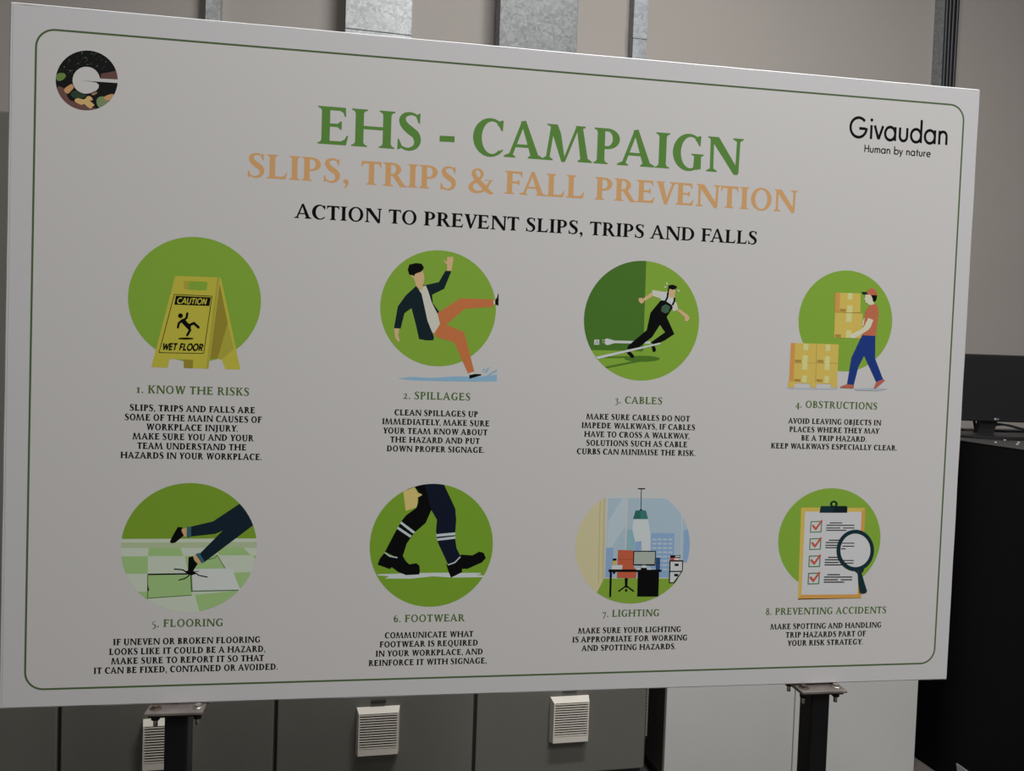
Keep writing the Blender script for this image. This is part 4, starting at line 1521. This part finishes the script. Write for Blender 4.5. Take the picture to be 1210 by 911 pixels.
# 7 office lighting
T = Tr(665, 560, 180 / 965)
W7 = (162, 158, 154)
d = T.disc(80, 804, 98, 820)
I = Ink()
PALE = ink('print_room_pale', (160, 158, 152), W7)
I.poly(d, PALE)
base = I.build('illustration')
tag(base, 'round picture of an office desk under a lamp')
S_ = Sub(T, 2, d)
S_.p([(60, 60), (272, 60), (262, 665), (218, 748), (200, 840), (60, 840)], ink('print_cream_wall', (166, 156, 118), W7))
S_.l([(238, 130), (226, 690)], 5, ink('print_cream_line', (150, 138, 98), W7))
S_.p([(258, 130), (272, 130), (262, 665), (248, 680)], ink('print_cream_line2', (158, 146, 104), W7))
GLS = ink('print_glass', (136, 150, 156), W7)
GL2 = ink('print_glass_light', (148, 158, 160), W7)
S_.p([(287, 155), (400, 152), (392, 655), (270, 655)], GLS)
S_.p([(413, 152), (680, 155), (752, 235), (745, 655), (400, 655)], GLS)
S_.p([(287, 300), (380, 153), (400, 152), (396, 330), (275, 520)], GL2)
S_.p([(760, 250), (830, 250), (830, 560), (752, 540)], GLS)
BD = ink('print_building', (112, 134, 158), W7)
BD2 = ink('print_building_teal', (112, 142, 146), W7)
S_.p([(275, 466), (320, 468), (318, 655), (268, 655)], BD)
S_.p([(408, 355), (445, 350), (457, 390), (455, 490), (402, 490)], BD2)
S_.p([(460, 430), (497, 425), (497, 490), (457, 490)], BD)
S_.p([(560, 375), (707, 375), (702, 655), (553, 655)], BD)
for r in range(8):
    for c in range(4):
        x, y = 566 + c * 34, 410 + r * 27
        S_.n -= 1 if (r or c) else 0
        S_.p([(x, y), (x + 26, y), (x + 26, y + 10), (x, y + 10)], GL2)
S_.p([(768, 360), (830, 320), (830, 560), (762, 560)], BD)
S_.p([(447, 285), (540, 285), (555, 380), (556, 485), (500, 485), (498, 425), (458, 430), (440, 350)], ink('print_light_cone', (164, 166, 162), W7))
S_.p([(262, 662), (900, 662), (900, 840), (100, 840), (218, 748)], ink('print_carpet_green', (104, 132, 36), W7))
S_.build('window_view_drawing', base)
S_ = Sub(T, 26)
S_.l([(476, 93), (522, 93)], 6, BLK)
S_.l([(498, 92), (495, 228)], 4, BLK)
S_.p([(484, 232), (490, 224), (502, 224), (506, 232)], BLK)
S_.p([(461, 231), (526, 231), (540, 285), (445, 285)], ink('print_lamp_teal', (34, 82, 74), W7))
S_.p([(492, 231), (526, 231), (540, 285), (490, 285)], ink('print_lamp_teal2', (44, 96, 86), W7))
S_.build('pendant_lamp_drawing', base)
S_ = Sub(T, 26)
RED = ink('print_chair_red', (158, 72, 46), W7)
S_.p([(350, 481), (447, 484), (447, 580), (468, 620), (464, 660), (343, 658)], RED)
S_.l([(350, 540), (447, 542)], 4, ink('print_chair_line', (128, 56, 38), W7))
S_.p([(392, 660), (412, 660), (408, 720), (394, 720)], BLK)
S_.rl([(402, 708), (355, 742)], 9, BLK)
S_.rl([(402, 708), (447, 742)], 9, BLK)
S_.p(circ(401, 737, 8, 9, 10), BLK)
S_.build('chair_drawing', base)
S_ = Sub(T, 34)
S_.p([(590, 530), (617, 530), (615, 607), (588, 607)], ink('print_box_blue', (34, 58, 92), W7))
S_.p([(310, 577), (378, 577), (376, 606), (308, 606)], PW)
S_.p([(316, 540), (340, 538), (340, 574), (316, 574)], ink('print_cup', (170, 140, 60), W7))
S_.p([(316, 536), (340, 534), (340, 548), (316, 550)], BLK)
S_.p([(290, 604), (625, 605), (625, 620), (290, 620)], BLK)
S_.p([(298, 620), (311, 620), (306, 780), (294, 778)], BLK)
S_.p([(316, 618), (334, 618), (330, 632), (318, 630)], BLK)
S_.p([(475, 620), (610, 620), (605, 776), (471, 776)], BLK)
S_.p([(447, 487), (590, 487), (586, 580), (445, 578)], BLK)
S_.p([(453, 493), (584, 493), (581, 571), (450, 571)], ink('print_screen', (136, 140, 128), W7))
S_.p([(500, 578), (528, 578), (530, 598), (498, 598)], PAL)
S_.p([(468, 598), (560, 598), (562, 606), (466, 606)], PAL)
S_.p([(495, 594), (530, 594), (534, 606), (492, 606)], BLK)
S_.build('desk_drawing', base)
S_ = Sub(T, 34, d)
S_.p([(675, 546), (763, 546), (759, 614), (706, 692), (671, 692)], BLK)
S_.p([(682, 555), (756, 555), (753, 613), (681, 613)], PW)
S_.p([(680, 621), (748, 621), (700, 686), (678, 686)], PW)
S_.p([(708, 568), (733, 568), (733, 583), (708, 583)], BLK)
S_.p([(705, 632), (730, 632), (730, 648), (705, 648)], BLK)
S_.p([(682, 530), (741, 530), (740, 547), (681, 547)], ink('print_red_book', (150, 60, 56), W7))
S_.p([(706, 533), (738, 533), (738, 545), (706, 545)], PW)
S_.p([(680, 515), (744, 514), (743, 530), (680, 530)], BLK)
S_.p([(712, 518), (740, 518), (740, 526), (712, 526)], PW)
S_.build('file_cabinet_drawing', base)

# 8 clipboard and magnifier
T = Tr(900, 560, 170 / 911)
I, d = illus(T, (105, 752, 90, 742))
I.poly(d, GREEN)
base = I.build('illustration')
tag(base, 'lime disc with a clipboard and magnifier')
W8 = (168, 165, 162)
OB = ink('print_clipboard', (194, 150, 66), W8)
OB2 = ink('print_clipboard_shade', (178, 128, 58), W8)
PP = ink('print_paper', (172, 169, 167), W8)
S_ = Sub(T, 2)
S_.p([(230, 788), (628, 780), (629, 787), (230, 796)], BLK)
S_.p([(250, 213), (657, 215), (630, 785), (230, 790)], OB)
S_.p([(633, 238), (657, 215), (630, 785), (607, 762)], OB2)
S_.p([(252, 765), (607, 762), (630, 785), (230, 790)], OB2)
S_.p([(275, 238), (633, 240), (607, 762), (252, 765)], PP)
DT = ink('print_clip_teal', (18, 40, 44), W8)
n0 = S_.n
T_ = lambda pts: [T(*p) for p in pts]
S_.p([(378, 203), (535, 203), (543, 210), (541, 246), (366, 246), (372, 210)], DT)
S_.p([(456, 203), (535, 203), (543, 210), (541, 246), (456, 246)], ink('print_clip_dark', (14, 28, 32), W8))
S_.poly(T_(circ(457, 191, 24, 22, 20)), ink('print_clip_dark', (14, 28, 32), W8), T_(circ(457, 191, 11, 11, 20)))
BG = ink('print_box_green', (56, 104, 46), W8)
RD = ink('print_tick_red', (166, 70, 52), W8)
for k in range(4):
    ox, oy = -5 * k, 109 * k
    S_.l([(312 + ox, 302 + oy), (380 + ox, 300 + oy), (376 + ox, 367 + oy), (309 + ox, 369 + oy), (312 + ox, 300 + oy)], 6, BG)
    S_.rl([(325 + ox, 328 + oy), (342 + ox, 349 + oy)], 14, RD)
    S_.rl([(342 + ox, 349 + oy), (380 + ox, 297 + oy)], 12, RD)
    for (a, c, y) in ((430, 510, 310), (410, 587, 325), (408, 498, 342), (515, 587, 342), (408, 537, 357)):
        n1 = S_.n
        S_.l([(a + ox, y + oy), (c + ox, y + oy)], 6, BLK)
        S_.n = n1
S_.build('clipboard_drawing', base)
S_ = Sub(T, 60)
S_.p(circ(592, 483, 100, 110, 40), PP)
for a, c, y in ((508, 586, 438), (510, 585, 457), (500, 530, 473), (508, 582, 547), (500, 580, 564)):
    S_.l([(a, y), (c, y)], 6, BLK)
S_.poly(T_(circ(592, 483, 118, 131, 48)), DT, T_(circ(592, 483, 95, 106, 48)))
S_.p([(582, 608), (612, 616), (648, 588), (645, 612), (632, 628), (650, 690), (666, 740), (660, 752), (640, 757), (620, 752), (612, 690), (607, 628)], DT)
S_.build('magnifier_drawing', base)


# ---------------------------------------------------------------- posts, plates, bolts
def hexbolt(b, x, y, z, r, h, m):
    pts = [(x + r * math.cos(PI / 3 * k + .4), y + r * math.sin(PI / 3 * k + .4)) for k in range(6)]
    b.prism(pts, 2, z, z + h, m)


HW = BW / 2
for side, (x0, x1, y0, y1, xp) in enumerate(((.2005, .2815, -.031, .05, .2425), (1.2205, 1.3005, -.0255, .055, 1.2605))):
    x0 -= HW; x1 -= HW; xp -= HW
    zt = ZB - .0022
    b = MB(); b.box(x0, x1, y0, y1, zt - .0045, zt, M_PLATE, .0012); pl_ = b.build('mounting_plate', board)
    b = MB(); b.box(x0 + .004, x1 - .003, y0 + .006, y1 - .004, zt - .0090, zt - .0050, M_POST, .001); b.build('post_flange', board)
    for bx, by in ((x0 + .012, y0 + .018), (x1 - .010, y0 + .019), (x0 + .012, y1 - .012), (x1 - .010, y1 - .012)):
        b = MB()
        rusty = bx < xp and by < .0
        hexbolt(b, bx, by, zt, .0052, .0042, M_RUST if rusty else M_BOLT)
        b.tube([(bx, by, zt + .0001), (bx, by, zt + .0008)], .0085, M_RUST if rusty else M_BOLT, 14)
        b.tube([(bx, by, zt + .001), (bx, by, zt - .026)], .0032, M_BOLT, 10)
        hexbolt(b, bx, by, zt - .0165, .0062, .006, M_POST)
        b.build('bolt', pl_)
    pw = .0145 if side == 0 else .0145
    pw = .0165
    b = MB(); b.box(xp - pw, xp + pw, y0 + .012, y0 + .052, .008, zt - .0100, M_POST, .003); b.build('post', board)
    b = MB()
    b.box(xp - .03, xp + .03, -.30, .36, 0, .010, M_POST, .003)
    b.prism([(-.26, .009), (y0 + .014, .009), (y0 + .014, .12)], 0, xp - .003, xp + .003, M_POST)
    b.prism([(y0 + .050, .009), (.30, .009), (y0 + .050, .12)], 0, xp - .003, xp + .003, M_POST)
    b.build('foot', board)
